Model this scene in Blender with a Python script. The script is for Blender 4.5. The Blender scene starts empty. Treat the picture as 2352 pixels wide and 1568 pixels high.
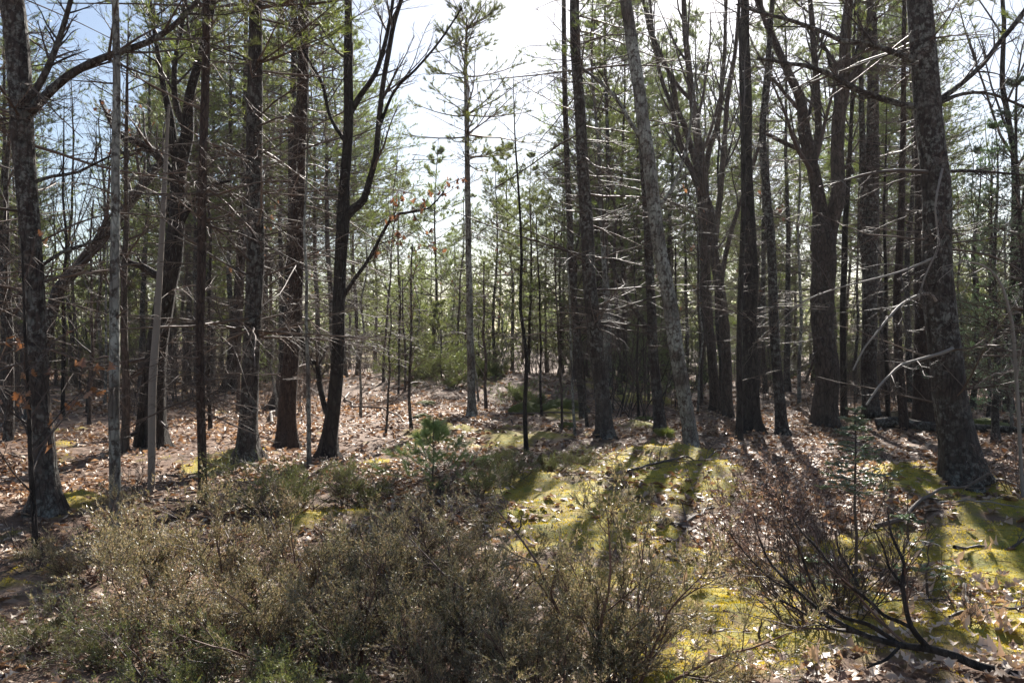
import bpy, math
import numpy as np
from math import radians as R
sc = bpy.context.scene
COL = sc.collection

# ------------------------------------------------------------------ camera, sky, sun, exposure
CAM_H = 1.62
cam = bpy.data.cameras.new('camera'); cam_o = bpy.data.objects.new('camera', cam); COL.objects.link(cam_o)
cam.sensor_width = 22.3; cam.lens = 18.0; cam.clip_end = 3000; cam.clip_start = 0.05
cam_o.location = (0, 0, CAM_H); cam_o.rotation_euler = (R(90), 0, 0)
sc.camera = cam_o
SUN_EL, SUN_AZ = 35.0, 12.0           # azimuth to the right of the viewing direction
w = bpy.data.worlds.new('World'); sc.world = w; w.use_nodes = True
nt = w.node_tree; bg = nt.nodes['Background']
sky = nt.nodes.new('ShaderNodeTexSky'); sky.sky_type = 'NISHITA'; sky.sun_disc = False
sky.sun_elevation = R(SUN_EL); sky.sun_rotation = R(SUN_AZ)
sky.air_density = 1.0; sky.dust_density = 0.9; sky.ozone_density = 1.0
nt.links.new(sky.outputs[0], bg.inputs[0]); bg.inputs[1].default_value = 0.052
sun = bpy.data.lights.new('sun', 'SUN'); sun.energy = 5.0; sun.angle = R(0.5); sun.color = (1.0, 0.95, 0.87)
sun_o = bpy.data.objects.new('sun', sun); COL.objects.link(sun_o)
sun_o.rotation_euler = (R(90 - SUN_EL), 0, R(180 - SUN_AZ))
sun_o.location = (3, 10, 20)
sc.view_settings.view_transform = 'Standard'; sc.view_settings.look = 'None'
sc.view_settings.gamma = 1.0; sc.view_settings.use_curve_mapping = False
sc.view_settings.exposure = 1.42
sc.cycles.max_bounces = 6; sc.cycles.diffuse_bounces = 3; sc.cycles.transmission_bounces = 4
sc.cycles.glossy_bounces = 2; sc.cycles.sample_clamp_indirect = 4.0
sc.render.film_transparent = False

# ------------------------------------------------------------------ numeric helpers
F = 1899.0; CX = 1176.0; CY = 784.0     # the photograph measured at 2352 px wide

def rng(s): return np.random.default_rng(s)

def _hash(i, j, s):
    n = (i * 374761393 + j * 668265263 + s * 974634777) & 0x7fffffff
    n = ((n ^ (n >> 13)) * 1274126177) & 0x7fffffff
    return ((n ^ (n >> 16)) & 0xffff) / 65535.0

def vnoise(x, y, s=0):
    x = np.asarray(x, float); y = np.asarray(y, float)
    i = np.floor(x).astype(np.int64); j = np.floor(y).astype(np.int64)
    u = x - i; v = y - j; u = u*u*(3-2*u); v = v*v*(3-2*v)
    return ((_hash(i, j, s)*(1-u) + _hash(i+1, j, s)*u)*(1-v) + (_hash(i, j+1, s)*(1-u) + _hash(i+1, j+1, s)*u)*v)

def fbm(x, y, s=0, o=4):
    t = 0; a = 0.5; f = 1.0; n = 0
    for k in range(o):
        t = t + a*vnoise(x*f, y*f, s+k*17); n += a; a *= 0.5; f *= 2.03
    return t/n - 0.5

def flat_at(ox, oy, h=0.0):
    D = (CAM_H-h)*F/max(oy-CY, 8); return (ox-CX)/F*D, D

BUMPS = []      # (x, y, radius x, radius y, height)
def bump(ox, oy, rx, ry, h):
    x, y = flat_at(ox, oy); BUMPS.append((x, y, rx, ry, h))
bump(1590, 1062, .38, .30, .09); bump(1500, 1058, .45, .25, .07)
BUMPS.append((-2.0, 27.0, 4.6, 5.0, .75)); bump(2110, 1125, .6, .4, .12); bump(2205, 1110, .8, .7, .13)
bump(570, 1058, .7, .6, .14); bump(105, 1170, .8, .6, .12); bump(1250, 925, 2.0, 1.6, -.15)
bump(1480, 945, .7, .4, .16); bump(1300, 955, .45, .3, .14); bump(1420, 1120, 1.2, .9, .10)
bump(780, 970, 3.0, 3.2, .12); bump(2290, 1200, 1.0, .5, .10)

def gh(x, y):
    x = np.asarray(x, float); y = np.asarray(y, float)
    near = np.clip(np.hypot(x, y)/4.0, 0.25, 1)
    z = near*(.28*fbm(x/3.1+7, y/3.1, 3) + .12*fbm(x/.8, y/.8+9, 5, 3) + .035*fbm(x/.17, y/.17, 8, 2))
    far = np.clip((y-45)/60, 0, 1); z = z + far*(1.2*fbm(x/25, y/25, 11, 3)+.5)
    z = z + moss(x, y)*(.04+.15*fbm(x/.30+3, y/.30, 71, 4))
    for bx, by, rx, ry, h in BUMPS:
        z = z + h*np.exp(-((x-bx)/rx)**2-((y-by)/ry)**2)
    return z
def g1(x, y): return float(gh(x, y))

def at(ox, oy):
    """ground point seen at a photograph point"""
    D = CAM_H*F/max(oy-CY, 10)
    for k in range(25):
        x = (ox-CX)/F*D
        D = .5*D + .5*(CAM_H-g1(x, D))*F/max(oy-CY, 10)
    x = (ox-CX)/F*D
    return np.array([x, D, g1(x, D)])
def pt(ox, oy, D): return np.array([(ox-CX)/F*D, D, CAM_H-(oy-CY)/F*D])

MOSS = []
for a in [(1500,1110,150,60,1),(1350,1190,190,60,.95),(1240,1150,90,50,.7),(1600,1075,70,40,1),(1700,1420,230,120,1.1),(1560,1540,120,60,1.1),
          (1850,1340,300,60,.8),(2200,1260,260,60,1),(2130,1120,130,40,1.1),(2290,1180,130,40,.9),(2250,1330,160,60,.9),
          (1100,1010,150,22,.7),(980,1010,60,25,.6),(1210,1000,60,12,.6),(160,1165,60,18,1.0),(520,1075,70,14,.9),(600,1055,50,12,.9),
          (690,1210,60,40,.8),(860,1075,40,12,.8),(640,1105,60,10,.6),(1480,925,50,12,1),(1300,955,40,12,1),(1480,985,40,10,.8),
          (960,905,40,10,.7),(1030,800,90,12,.7),(1400,830,80,14,.6),(900,1250,120,40,.5),(2000,1150,80,30,.6),(2330,1430,80,70,.9),(2100,1400,120,40,.7),(1900,1520,120,50,.6),
          (850,1180,70,20,.5),(1350,900,40,10,.5),(1420,1330,200,70,.6)]:
    ox, oy, rx, ry, s = a
    x, y = flat_at(ox, oy); _, y1 = flat_at(ox, oy-ry); _, y2 = flat_at(ox, oy+ry)
    MOSS.append((x, y, max(rx/F*y, .1), max((y1-y2)/2, .1), s))
def moss(x, y):
    m = np.zeros_like(np.asarray(x, float))
    for bx, by, rx, ry, s in MOSS:
        m = np.maximum(m, s*np.exp(-.6*(((x-bx)/rx)**2+((y-by)/ry)**2)))
    m = m + 1.15*fbm(x/.8+3, y/.8, 31, 4) + .7*fbm(x/.16, y/.16, 37, 3) - .06
    return np.clip((m-.40)/.22, 0, 1)

def norm(v): return v/np.maximum(np.linalg.norm(v, axis=-1, keepdims=True), 1e-9)
def perp(d, r):
    """a random unit vector at right angles to each d"""
    return norm(np.cross(d, norm(r.normal(size=d.shape))))

# ------------------------------------------------------------------ mesh building
class MB:
    def __init__(s): s.V = []; s.Q = []; s.T = []; s.n = 0
    def add(s, V, Q=None, T=None):
        V = np.asarray(V, np.float32).reshape(-1, 3)
        if Q is not None and len(Q): s.Q.append(np.asarray(Q, np.int64).reshape(-1, 4)+s.n)
        if T is not None and len(T): s.T.append(np.asarray(T, np.int64).reshape(-1, 3)+s.n)
        s.V.append(V); s.n += len(V)
    def tubes(s, P, Rr, S=3, cap=False):
        """P (M,K,3) paths, Rr (M,K) radii"""
        P = np.asarray(P, float); Rr = np.asarray(Rr, float)
        M, K = P.shape[:2]
        T = np.empty_like(P); T[:, 1:-1] = P[:, 2:]-P[:, :-2]; T[:, 0] = P[:, 1]-P[:, 0]; T[:, -1] = P[:, -1]-P[:, -2]
        T = norm(T)
        tm = norm(P[:, -1]-P[:, 0]); ref = np.where(np.abs(tm[:, 2:3]) > .8, [[1., 0, 0]], [[0, 0, 1.]])
        A = norm(np.cross(T, ref[:, None, :])); B = np.cross(T, A)
        th = np.arange(S)*2*math.pi/S
        ring = P[:, :, None, :] + Rr[:, :, None, None]*(A[:, :, None, :]*np.cos(th)[None, None, :, None] + B[:, :, None, :]*np.sin(th)[None, None, :, None])
        idx = np.arange(M*K*S).reshape(M, K, S)
        a = idx[:, :-1]; b = np.roll(a, -1, 2); c = idx[:, 1:]; d = np.roll(c, -1, 2)
        Q = np.stack([a, b, d, c], -1).reshape(-1, 4)
        s.add(ring.reshape(-1, 3), Q)
    def blades(s, B, D, L, W, r):
        """one slim triangle for each base B, direction D"""
        B = np.asarray(B, float); n = len(B); Wv = perp(D, r)*np.reshape(W, (-1, 1))*.5
        V = np.stack([B-Wv, B+Wv, B+D*np.reshape(L, (-1, 1))], 1)
        s.add(V, T=np.arange(n*3).reshape(-1, 3))
    def build(s, name, mat, parent=None, kind=None, smooth=True, origin=(0, 0, 0), link=True):
        me = bpy.data.meshes.new(name)
        V = np.concatenate(s.V)-np.asarray(origin, np.float32) if s.V else np.zeros((0, 3), np.float32)
        Q = np.concatenate(s.Q) if s.Q else np.zeros((0, 4), np.int64)
        T = np.concatenate(s.T) if s.T else np.zeros((0, 3), np.int64)
        me.vertices.add(len(V)); me.vertices.foreach_set('co', V.astype(np.float32).ravel())
        loops = np.concatenate([Q.ravel(), T.ravel()]).astype(np.int32)
        me.loops.add(len(loops)); me.loops.foreach_set('vertex_index', loops)
        st = np.concatenate([np.arange(len(Q))*4, len(Q)*4+np.arange(len(T))*3]).astype(np.int32)
        me.polygons.add(len(st)); me.polygons.foreach_set('loop_start', st)
        me.polygons.foreach_set('use_smooth', np.full(len(st), smooth))
        me.update(calc_edges=True)
        me.materials.append(mat)
        if not link: return me
        return obj(name, me, parent, kind)

def obj(name, me, parent=None, kind=None):
    o = bpy.data.objects.new(name, me); COL.objects.link(o)
    if parent is not None: o.parent = parent
    if kind: o['kind'] = kind
    return o
def tag(o, label, cat, group=None):
    o['label'] = label; o['category'] = cat
    if group: o['group'] = group
    return o
def thing(name, label, cat, loc=(0, 0, 0), rz=0.0, group=None, scale=1.0):
    o = bpy.data.objects.new(name, None); COL.objects.link(o); o.empty_display_size = .2
    o.location = loc; o.rotation_euler = (0, 0, rz); o.scale = (scale,)*3
    return tag(o, label, cat, group)
def dup(root, loc, rz, label, group=None, scale=1.0, tilt=(0, 0)):
    r = root.copy(); COL.objects.link(r); r.location = loc; r.rotation_euler = (tilt[0], tilt[1], rz); r.scale = (scale,)*3
    r['label'] = label
    if group: r['group'] = group
    for ch in list(root.children):
        c = ch.copy(); COL.objects.link(c); c.parent = r
        for g in ch.children:
            d = g.copy(); COL.objects.link(d); d.parent = c
    return r

def grow(B, D, L, r0, K, wander, grav, r, taper=.25, shape=1.0):
    """paths that start at B along D"""
    B = np.asarray(B, float); D = norm(np.asarray(D, float)); M = len(B)
    L = np.broadcast_to(L, (M,)).astype(float); r0 = np.broadcast_to(r0, (M,)).astype(float)
    P = np.empty((M, K, 3)); P[:, 0] = B; st = (L/(K-1))[:, None]; d = D
    g = np.zeros((M, 3)); g[:, 2] = grav
    for k in range(1, K):
        d = norm(d + wander*r.normal(size=(M, 3)) + g/(K-1)); P[:, k] = P[:, k-1]+d*st
    t = np.linspace(0, 1, K)[None]**shape
    return P, r0[:, None]*(1-(1-taper)*t)

def spawn(P, Rr, n, t0, t1, ang, r, lf, rf, K, wander, grav, flat=0.0, taper=.3, angj=.25, rmin=.0012, lj=.3, tipfall=.6):
    """n children on each path; lf: child length as a share of the parent's"""
    M, Kp = P.shape[:2]
    pl = np.linalg.norm(np.diff(P, axis=1), axis=2).sum(1)
    i = np.repeat(np.arange(M), n); m = len(i)
    t = r.uniform(t0, t1, m)*(Kp-1); k = np.minimum(t.astype(int), Kp-2); f = (t-k)[:, None]
    B = P[i, k]*(1-f)+P[i, k+1]*f; T = norm(P[i, k+1]-P[i, k])
    pr = Rr[i, k]*(1-f[:, 0])+Rr[i, k+1]*f[:, 0]
    q = perp(T, r)
    if flat > 0:
        q = norm(q*np.array([1, 1, 1-flat])); q = norm(q - T*(q*T).sum(1, keepdims=True))
    a = ang*(1+angj*r.normal(size=m))[:, None]
    D = T*np.cos(a)+q*np.sin(a)
    L = pl[i]*lf*(1-tipfall*t/(Kp-1))*(1+lj*r.normal(size=m)).clip(.3, 2)
    return grow(B, D, L, np.maximum(pr*rf, rmin), K, wander, grav, r, taper)

# ------------------------------------------------------------------ materials
def mat(name):
    m = bpy.data.materials.new(name); m.use_nodes = True; n = m.node_tree
    for x in list(n.nodes):
        if x.type != 'OUTPUT_MATERIAL': n.nodes.remove(x)
    return m, n, n.nodes['Material Output']
def node(n, t, **kw):
    x = n.nodes.new(t)
    for k, v in kw.items(): setattr(x, k, v)
    return x
def noise(n, scale, detail=4, rough=.6, vec=None, dist=0):
    x = node(n, 'ShaderNodeTexNoise'); x.inputs['Scale'].default_value = scale; x.inputs['Detail'].default_value = detail
    x.inputs['Roughness'].default_value = rough; x.inputs['Distortion'].default_value = dist
    if vec is not None: n.links.new(vec, x.inputs['Vector'])
    return x.outputs['Fac']
def ramp(n, fac, stops, interp='LINEAR'):
    x = node(n, 'ShaderNodeValToRGB'); cr = x.color_ramp; cr.interpolation = interp
    while len(cr.elements) < len(stops): cr.elements.new(.5)
    for e, (p, c) in zip(cr.elements, stops): e.position = p; e.color = (*c, 1) if len(c) == 3 else c
    n.links.new(fac, x.inputs[0]); return x.outputs[0]
def mix(n, fac, a, b, mode='MIX'):
    x = node(n, 'ShaderNodeMix', data_type='RGBA', blend_type=mode)
    for s, v in ((0, fac), (6, a), (7, b)):
        if isinstance(v, (int, float)): x.inputs[s].default_value = v
        elif isinstance(v, tuple): x.inputs[s].default_value = (*v, 1)
        else: n.links.new(v, x.inputs[s])
    return x.outputs[2]
def math_(n, op, a, b=0.0):
    x = node(n, 'ShaderNodeMath', operation=op)
    for s, v in ((0, a), (1, b)):
        if isinstance(v, (int, float)): x.inputs[s].default_value = v
        else: n.links.new(v, x.inputs[s])
    return x.outputs[0]
def stretch(n, sc3, coord='Object'):
    t = node(n, 'ShaderNodeTexCoord'); m = node(n, 'ShaderNodeMapping'); m.inputs['Scale'].default_value = sc3
    n.links.new(t.outputs[coord], m.inputs[0]); return m.outputs[0]
def bumpn(n, h, strength, dist):
    b = node(n, 'ShaderNodeBump'); b.inputs['Strength'].default_value = strength; b.inputs['Distance'].default_value = dist
    n.links.new(h, b.inputs['Height']); return b.outputs[0]

def bark(name, c1, c2, lichen=.25, lcol=(.34, .36, .32), furrow=1.0, rough=.85, depth=.012):
    m, n, out = mat(name)
    v = stretch(n, (17, 17, 5.0)); v2 = stretch(n, (1, 1, 1))
    a = noise(n, 1.0*furrow, 5, .65, v, .4)
    b = noise(n, 4.0, 5, .7, v)
    vo = node(n, 'ShaderNodeTexVoronoi', feature='DISTANCE_TO_EDGE'); vo.inputs['Scale'].default_value = 1.5*furrow; n.links.new(v, vo.inputs['Vector'])
    col = ramp(n, a, [(.32, c2), (.5, tuple((x+y)/2 for x, y in zip(c1, c2))), (.68, c1)])
    inf = node(n, 'ShaderNodeObjectInfo')
    col = mix(n, math_(n, 'MULTIPLY', inf.outputs['Random'], .45), col, tuple(x*.55 for x in c2), 'MIX')
    lm = ramp(n, noise(n, 15, 6, .75, v2), [(.62-.35*lichen, (0, 0, 0)), (.66-.35*lichen+.04, (1, 1, 1))])
    lm2 = ramp(n, noise(n, 1.3, 2, .6, v2), [(.35, (0, 0, 0)), (.62, (1, 1, 1))])
    lf = math_(n, 'MULTIPLY', math_(n, 'MULTIPLY', lm, lm2), min(1, lichen*2.2))
    col = mix(n, lf, col, lcol)
    crack = ramp(n, vo.outputs['Distance'], [(0, (.5, .5, .5)), (.14, (1, 1, 1))])
    col = mix(n, 1.0, col, crack, 'MULTIPLY')
    p = node(n, 'ShaderNodeBsdfPrincipled'); n.links.new(col, p.inputs['Base Color']); p.inputs['Roughness'].default_value = rough
    p.inputs['Specular IOR Level'].default_value = .35
    h = math_(n, 'ADD', math_(n, 'MULTIPLY', a, 1.2), math_(n, 'ADD', math_(n, 'MULTIPLY', b, .35), math_(n, 'MULTIPLY', crack, .5)))
    n.links.new(bumpn(n, h, 1.0, depth*2.6), p.inputs['Normal'])
    n.links.new(p.outputs[0], out.inputs[0]); return m

def twigmat(name, c1, c2, rough=.5, spec=.5):
    m, n, out = mat(name)
    g = node(n, 'ShaderNodeNewGeometry')
    col = ramp(n, g.outputs['Random Per Island'], [(0, c2), (.6, c1), (1, tuple(min(1, x*1.5) for x in c1))])
    p = node(n, 'ShaderNodeBsdfPrincipled'); n.links.new(col, p.inputs['Base Color'])
    p.inputs['Roughness'].default_value = rough; p.inputs['Specular IOR Level'].default_value = spec
    n.links.new(p.outputs[0], out.inputs[0]); return m

def leafmat(name, stops, trans=.45, rough=.4, gloss=.12, tmul=(1.15, 1.2, .7), objvar=True, big=0):
    m, n, out = mat(name)
    g = node(n, 'ShaderNodeNewGeometry'); inf = node(n, 'ShaderNodeObjectInfo')
    f = g.outputs['Random Per Island']
    if big:
        f = math_(n, 'ADD', math_(n, 'MULTIPLY', f, .45), math_(n, 'MULTIPLY', noise(n, big, 2, .5, stretch(n, (1, 1, 1))), .6))
    col = ramp(n, f, stops)
    if objvar:
        h = node(n, 'ShaderNodeHueSaturation'); n.links.new(col, h.inputs['Color'])
        n.links.new(math_(n, 'ADD', .485, math_(n, 'MULTIPLY', inf.outputs['Random'], .03)), h.inputs['Hue'])
        n.links.new(math_(n, 'ADD', .75, math_(n, 'MULTIPLY', inf.outputs['Random'], .5)), h.inputs['Value'])
        col = h.outputs[0]
    d = node(n, 'ShaderNodeBsdfDiffuse'); n.links.new(col, d.inputs[0])
    t = node(n, 'ShaderNodeBsdfTranslucent'); n.links.new(mix(n, 1.0, col, tmul, 'MULTIPLY'), t.inputs[0])
    gl = node(n, 'ShaderNodeBsdfGlossy'); gl.inputs['Roughness'].default_value = rough; gl.inputs[0].default_value = (.9, .9, .9, 1)
    ms = node(n, 'ShaderNodeMixShader'); ms.inputs[0].default_value = trans; n.links.new(d.outputs[0], ms.inputs[1]); n.links.new(t.outputs[0], ms.inputs[2])
    m2 = node(n, 'ShaderNodeMixShader'); m2.inputs[0].default_value = gloss; n.links.new(ms.outputs[0], m2.inputs[1]); n.links.new(gl.outputs[0], m2.inputs[2])
    n.links.new(m2.outputs[0], out.inputs[0]); return m

BK_PINE = bark('pine_bark', (.105, .078, .066), (.04, .03, .026), .38, (.26, .26, .23), .8)
BK_RED = bark('reddish_pine_bark', (.125, .08, .062), (.046, .032, .027), .08, (.2, .2, .18), 1.1, depth=.016)
BK_GREY = bark('pale_lichen_bark', (.17, .135, .112), (.055, .044, .037), .55, (.42, .42, .37), .8, depth=.008)
BK_OAK = bark('dark_oak_bark', (.075, .058, .049), (.026, .02, .017), .16, (.18, .19, .17), .6, depth=.02)
BK_MAPLE = bark('maple_bark', (.165, .122, .10), (.06, .044, .036), .22, (.26, .26, .24), .7, depth=.012)
TW_DEAD = twigmat('dead_twig_wood', (.135, .096, .074), (.05, .036, .028), .6, .32)
TW_DARK = twigmat('dark_twig_bark', (.075, .055, .046), (.03, .022, .02), .6, .35)
TW_RED = twigmat('reddish_twig_bark', (.12, .07, .052), (.05, .03, .024), .55, .4)
TW_PALE = twigmat('weathered_pale_wood', (.24, .205, .175), (.12, .10, .085), .65, .35)
ND_PINE = leafmat('pine_needles', [(0, (.08, .105, .04)), (.5, (.155, .185, .065)), (1, (.27, .285, .10))], .6, .4, .07)
ND_YEL = leafmat('sunny_pine_needles', [(0, (.09, .115, .045)), (.5, (.165, .19, .075)), (1, (.26, .27, .11))], .6, .4, .10)
ND_SEED = leafmat('seedling_pine_needles', [(0, (.15, .22, .085)), (.5, (.25, .335, .14)), (1, (.40, .46, .22))], .58, .35, .12)
ND_FIR = leafmat('fir_needles', [(0, (.065, .105, .05)), (.6, (.13, .20, .09)), (1, (.24, .32, .16))], .42, .32, .2)
ND_JUN = leafmat('juniper_needles', [(0, (.08, .09, .038)), (.35, (.18, .18, .08)), (.55, (.30, .24, .14)), (.82, (.46, .34, .22)), (1, (.64, .53, .41))], .42, .42, .11, (1.1, 1.05, .8))
ND_JUN2 = leafmat('green_juniper_needles', [(0, (.07, .095, .03)), (.45, (.14, .17, .055)), (.8, (.22, .22, .08)), (1, (.40, .31, .16))], .42, .45, .10)
LF_SHRUB = leafmat('leathery_brown_leaves', [(0, (.15, .10, .075)), (.5, (.30, .205, .16)), (.85, (.42, .32, .26)), (1, (.17, .18, .09))], .35, .36, .16, (1.2, .9, .7))
LF_DEAD = leafmat('clinging_dead_leaves', [(0, (.12, .055, .03)), (.5, (.22, .11, .06)), (1, (.32, .19, .12))], .4, .45, .06, (1.2, .9, .65))
LF_GROUND = leafmat('fallen_oak_leaves', [(0, (.13, .07, .04)), (.3, (.26, .155, .095)), (.65, (.42, .29, .19)), (.9, (.55, .42, .31)), (1, (.66, .56, .46))], .25, .5, .07, (1.2, .95, .7), False)
LF_BIG = leafmat('sunlit_oak_leaves', [(0, (.36, .23, .15)), (.5, (.60, .47, .36)), (1, (.80, .70, .60))], .22, .45, .07, (1.2, .95, .7), False, big=2.0)  # paler copy of the fallen leaf colours, with sunlight painted into the ramp
MOSS_BL = leafmat('moss_shoots', [(.1, (.13, .15, .025)), (.3, (.26, .24, .035)), (.5, (.56, .45, .055)), (1, (.82, .66, .12))], .55, .5, .05, (1.2, 1.1, .5), False, big=1.1)
GRASS_BL = leafmat('sedge_blades', [(0, (.14, .22, .07)), (.7, (.22, .32, .12)), (1, (.35, .3, .16))], .4, .4, .1, (1.1, 1.1, .6), False)

def ground_material():
    m, n, out = mat('forest_floor')
    at_ = node(n, 'ShaderNodeAttribute', attribute_name='moss')
    v = stretch(n, (1, 1, 1))
    a = noise(n, 26, 5, .7, v, .3); b = noise(n, 1.1, 3, .6, v); c = noise(n, 90, 3, .7, v)
    vo = node(n, 'ShaderNodeTexVoronoi'); vo.inputs['Scale'].default_value = 11; n.links.new(v, vo.inputs['Vector'])
    sep = node(n, 'ShaderNodeSeparateColor'); n.links.new(vo.outputs['Color'], sep.inputs[0])
    litter = ramp(n, a, [(.3, (.045, .028, .02)), (.5, (.13, .078, .052)), (.7, (.25, .165, .115))])
    cell = ramp(n, sep.outputs[0], [(0, (.10, .06, .04)), (.5, (.24, .155, .11)), (1, (.40, .29, .22))])
    litter = mix(n, .55, litter, cell)
    litter = mix(n, ramp(n, b, [(.4, (0, 0, 0)), (.65, (.5, .5, .5))]), litter, (.15, .075, .045))
    ms = ramp(n, c, [(.3, (.17, .15, .022)), (.5, (.44, .35, .04)), (.75, (.64, .49, .08))])
    ms = mix(n, ramp(n, b, [(.35, (0, 0, 0)), (.6, (.7, .7, .7))]), ms, (.26, .17, .05))
    ms = mix(n, ramp(n, noise(n, 6.5, 4, .7, v), [(.42, (0, 0, 0)), (.62, (.75, .75, .75))]), ms, (.15, .17, .03))
    col = mix(n, at_.outputs['Fac'], litter, ms)
    p = node(n, 'ShaderNodeBsdfPrincipled'); n.links.new(col, p.inputs['Base Color']); p.inputs['Roughness'].default_value = .8
    p.inputs['Specular IOR Level'].default_value = .25
    h = math_(n, 'ADD', a, math_(n, 'MULTIPLY', c, .5))
    h = math_(n, 'ADD', h, math_(n, 'MULTIPLY', sep.outputs[1], .6))
    n.links.new(bumpn(n, h, .6, .02), p.inputs['Normal'])
    n.links.new(p.outputs[0], out.inputs[0]); return m
GROUND_M = ground_material()

def stone_moss():
    m, n, out = mat('mossy_stone')
    v = stretch(n, (1, 1, 1)); g = node(n, 'ShaderNodeNewGeometry'); s = node(n, 'ShaderNodeSeparateXYZ'); n.links.new(g.outputs['Normal'], s.inputs[0])
    a = noise(n, 9, 5, .7, v); c = noise(n, 60, 3, .7, v)
    st = ramp(n, a, [(.3, (.05, .05, .045)), (.7, (.16, .15, .14))])
    ms = ramp(n, c, [(.3, (.04, .05, .01)), (.55, (.12, .13, .022)), (.8, (.25, .24, .05))])
    f = ramp(n, math_(n, 'ADD', s.outputs[2], math_(n, 'MULTIPLY', a, .6)), [(.45, (0, 0, 0)), (.7, (1, 1, 1))])
    p = node(n, 'ShaderNodeBsdfPrincipled'); n.links.new(mix(n, f, st, ms), p.inputs['Base Color']); p.inputs['Roughness'].default_value = .85
    n.links.new(bumpn(n, math_(n, 'ADD', a, math_(n, 'MULTIPLY', c, .6)), 1, .04), p.inputs['Normal'])
    n.links.new(p.outputs[0], out.inputs[0]); return m
STONE_M = stone_moss()
def water_material():
    m, n, out = mat('still_water')
    p = node(n, 'ShaderNodeBsdfPrincipled'); p.inputs['Base Color'].default_value = (.03, .028, .02, 1); p.inputs['Roughness'].default_value = .04
    n.links.new(bumpn(n, noise(n, 14, 2, .5, stretch(n, (1, 1, 1))), .15, .01), p.inputs['Normal'])
    n.links.new(p.outputs[0], out.inputs[0]); return m
WATER_M = water_material()
WIRE_M = twigmat('pale_cable', (.75, .75, .78), (.7, .7, .72), .3, .6)

# ------------------------------------------------------------------ the ground
def spaced(lo, hi, n_in, d_in, n_out):
    """even spacing d_in in the middle, growing outwards"""
    half = n_in//2*d_in
    inner = np.arange(-(n_in//2), n_in//2+1)*d_in
    k = np.linspace(0, 1, n_out+1)[1:]
    up = half+(hi-half)*(np.exp(6*k)-1)/(math.exp(6)-1); dn = -half+(lo+half)*(np.exp(6*k)-1)/(math.exp(6)-1)
    return np.concatenate([dn[::-1], inner, up])
gx = spaced(-500, 500, 180, .09, 55)
gy = np.concatenate([-60*(np.exp(4*np.linspace(1, 0, 16)[:-1])-1)/(math.exp(4)-1)-1, np.arange(-1, 3, .25), np.arange(3, 12, .07), np.arange(12, 24, .13), 24+(900-24)*(np.exp(6*np.linspace(0, 1, 80))-1)/(math.exp(6)-1)])
X, Y = np.meshgrid(gx, gy); Z = gh(X, Y)
mb = MB(); ny, nx = X.shape; idx = np.arange(ny*nx).reshape(ny, nx)
mb.add(np.stack([X, Y, Z], -1), np.stack([idx[:-1, :-1], idx[:-1, 1:], idx[1:, 1:], idx[1:, :-1]], -1))
ground = mb.build('ground', GROUND_M, None, 'structure')
a_ = ground.data.attributes.new('moss', 'FLOAT', 'POINT'); a_.data.foreach_set('value', moss(X, Y).ravel().astype(np.float32))

# ------------------------------------------------------------------ builders: trees
def trunk_path(pts, D, extend=0.0, dD=None):
    """photograph points (x, y, width) standing at distance D -> evenly spaced path and radii; extend: metres more, bending upright"""
    P = np.array([pt(p[0], p[1], D+(p[3] if len(p) > 3 else 0)) for p in pts]); rr = np.array([p[2]/2/F*D for p in pts])
    if extend > 0:
        d = norm(P[-1]-P[-2]); n = max(3, int(extend/1.2)); q = [P[-1]]; rq = [rr[-1]]
        for k in range(n):
            d = norm(d*[.8, .8, 1]+np.array([.02*math.sin(k*2.1+D), .02*math.cos(k*1.7), .08])); q.append(q[-1]+d*extend/n); rq.append(rr[-1]*(1-.85*(k+1)/n))
        P = np.vstack([P, q[1:]]); rr = np.concatenate([rr, rq[1:]])
    return P, rr
def smooth_path(P, rr, step):
    """Catmull-Rom through the points"""
    Pe = np.vstack([2*P[0]-P[1], P, 2*P[-1]-P[-2]]); out = []; ro = []
    for i in range(len(P)-1):
        p0, p1, p2, p3 = Pe[i:i+4]; n = max(2, int(np.linalg.norm(p2-p1)/step))
        t = np.linspace(0, 1, n, endpoint=False)[:, None]
        out.append(.5*((2*p1)+(-p0+p2)*t+(2*p0-5*p1+4*p2-p3)*t**2+(-p0+3*p1-3*p2+p3)*t**3)); ro.append(rr[i]+(rr[i+1]-rr[i])*t[:, 0])
    out.append(P[-1:]); ro.append(rr[-1:])
    return np.vstack(out), np.concatenate(ro)
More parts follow.
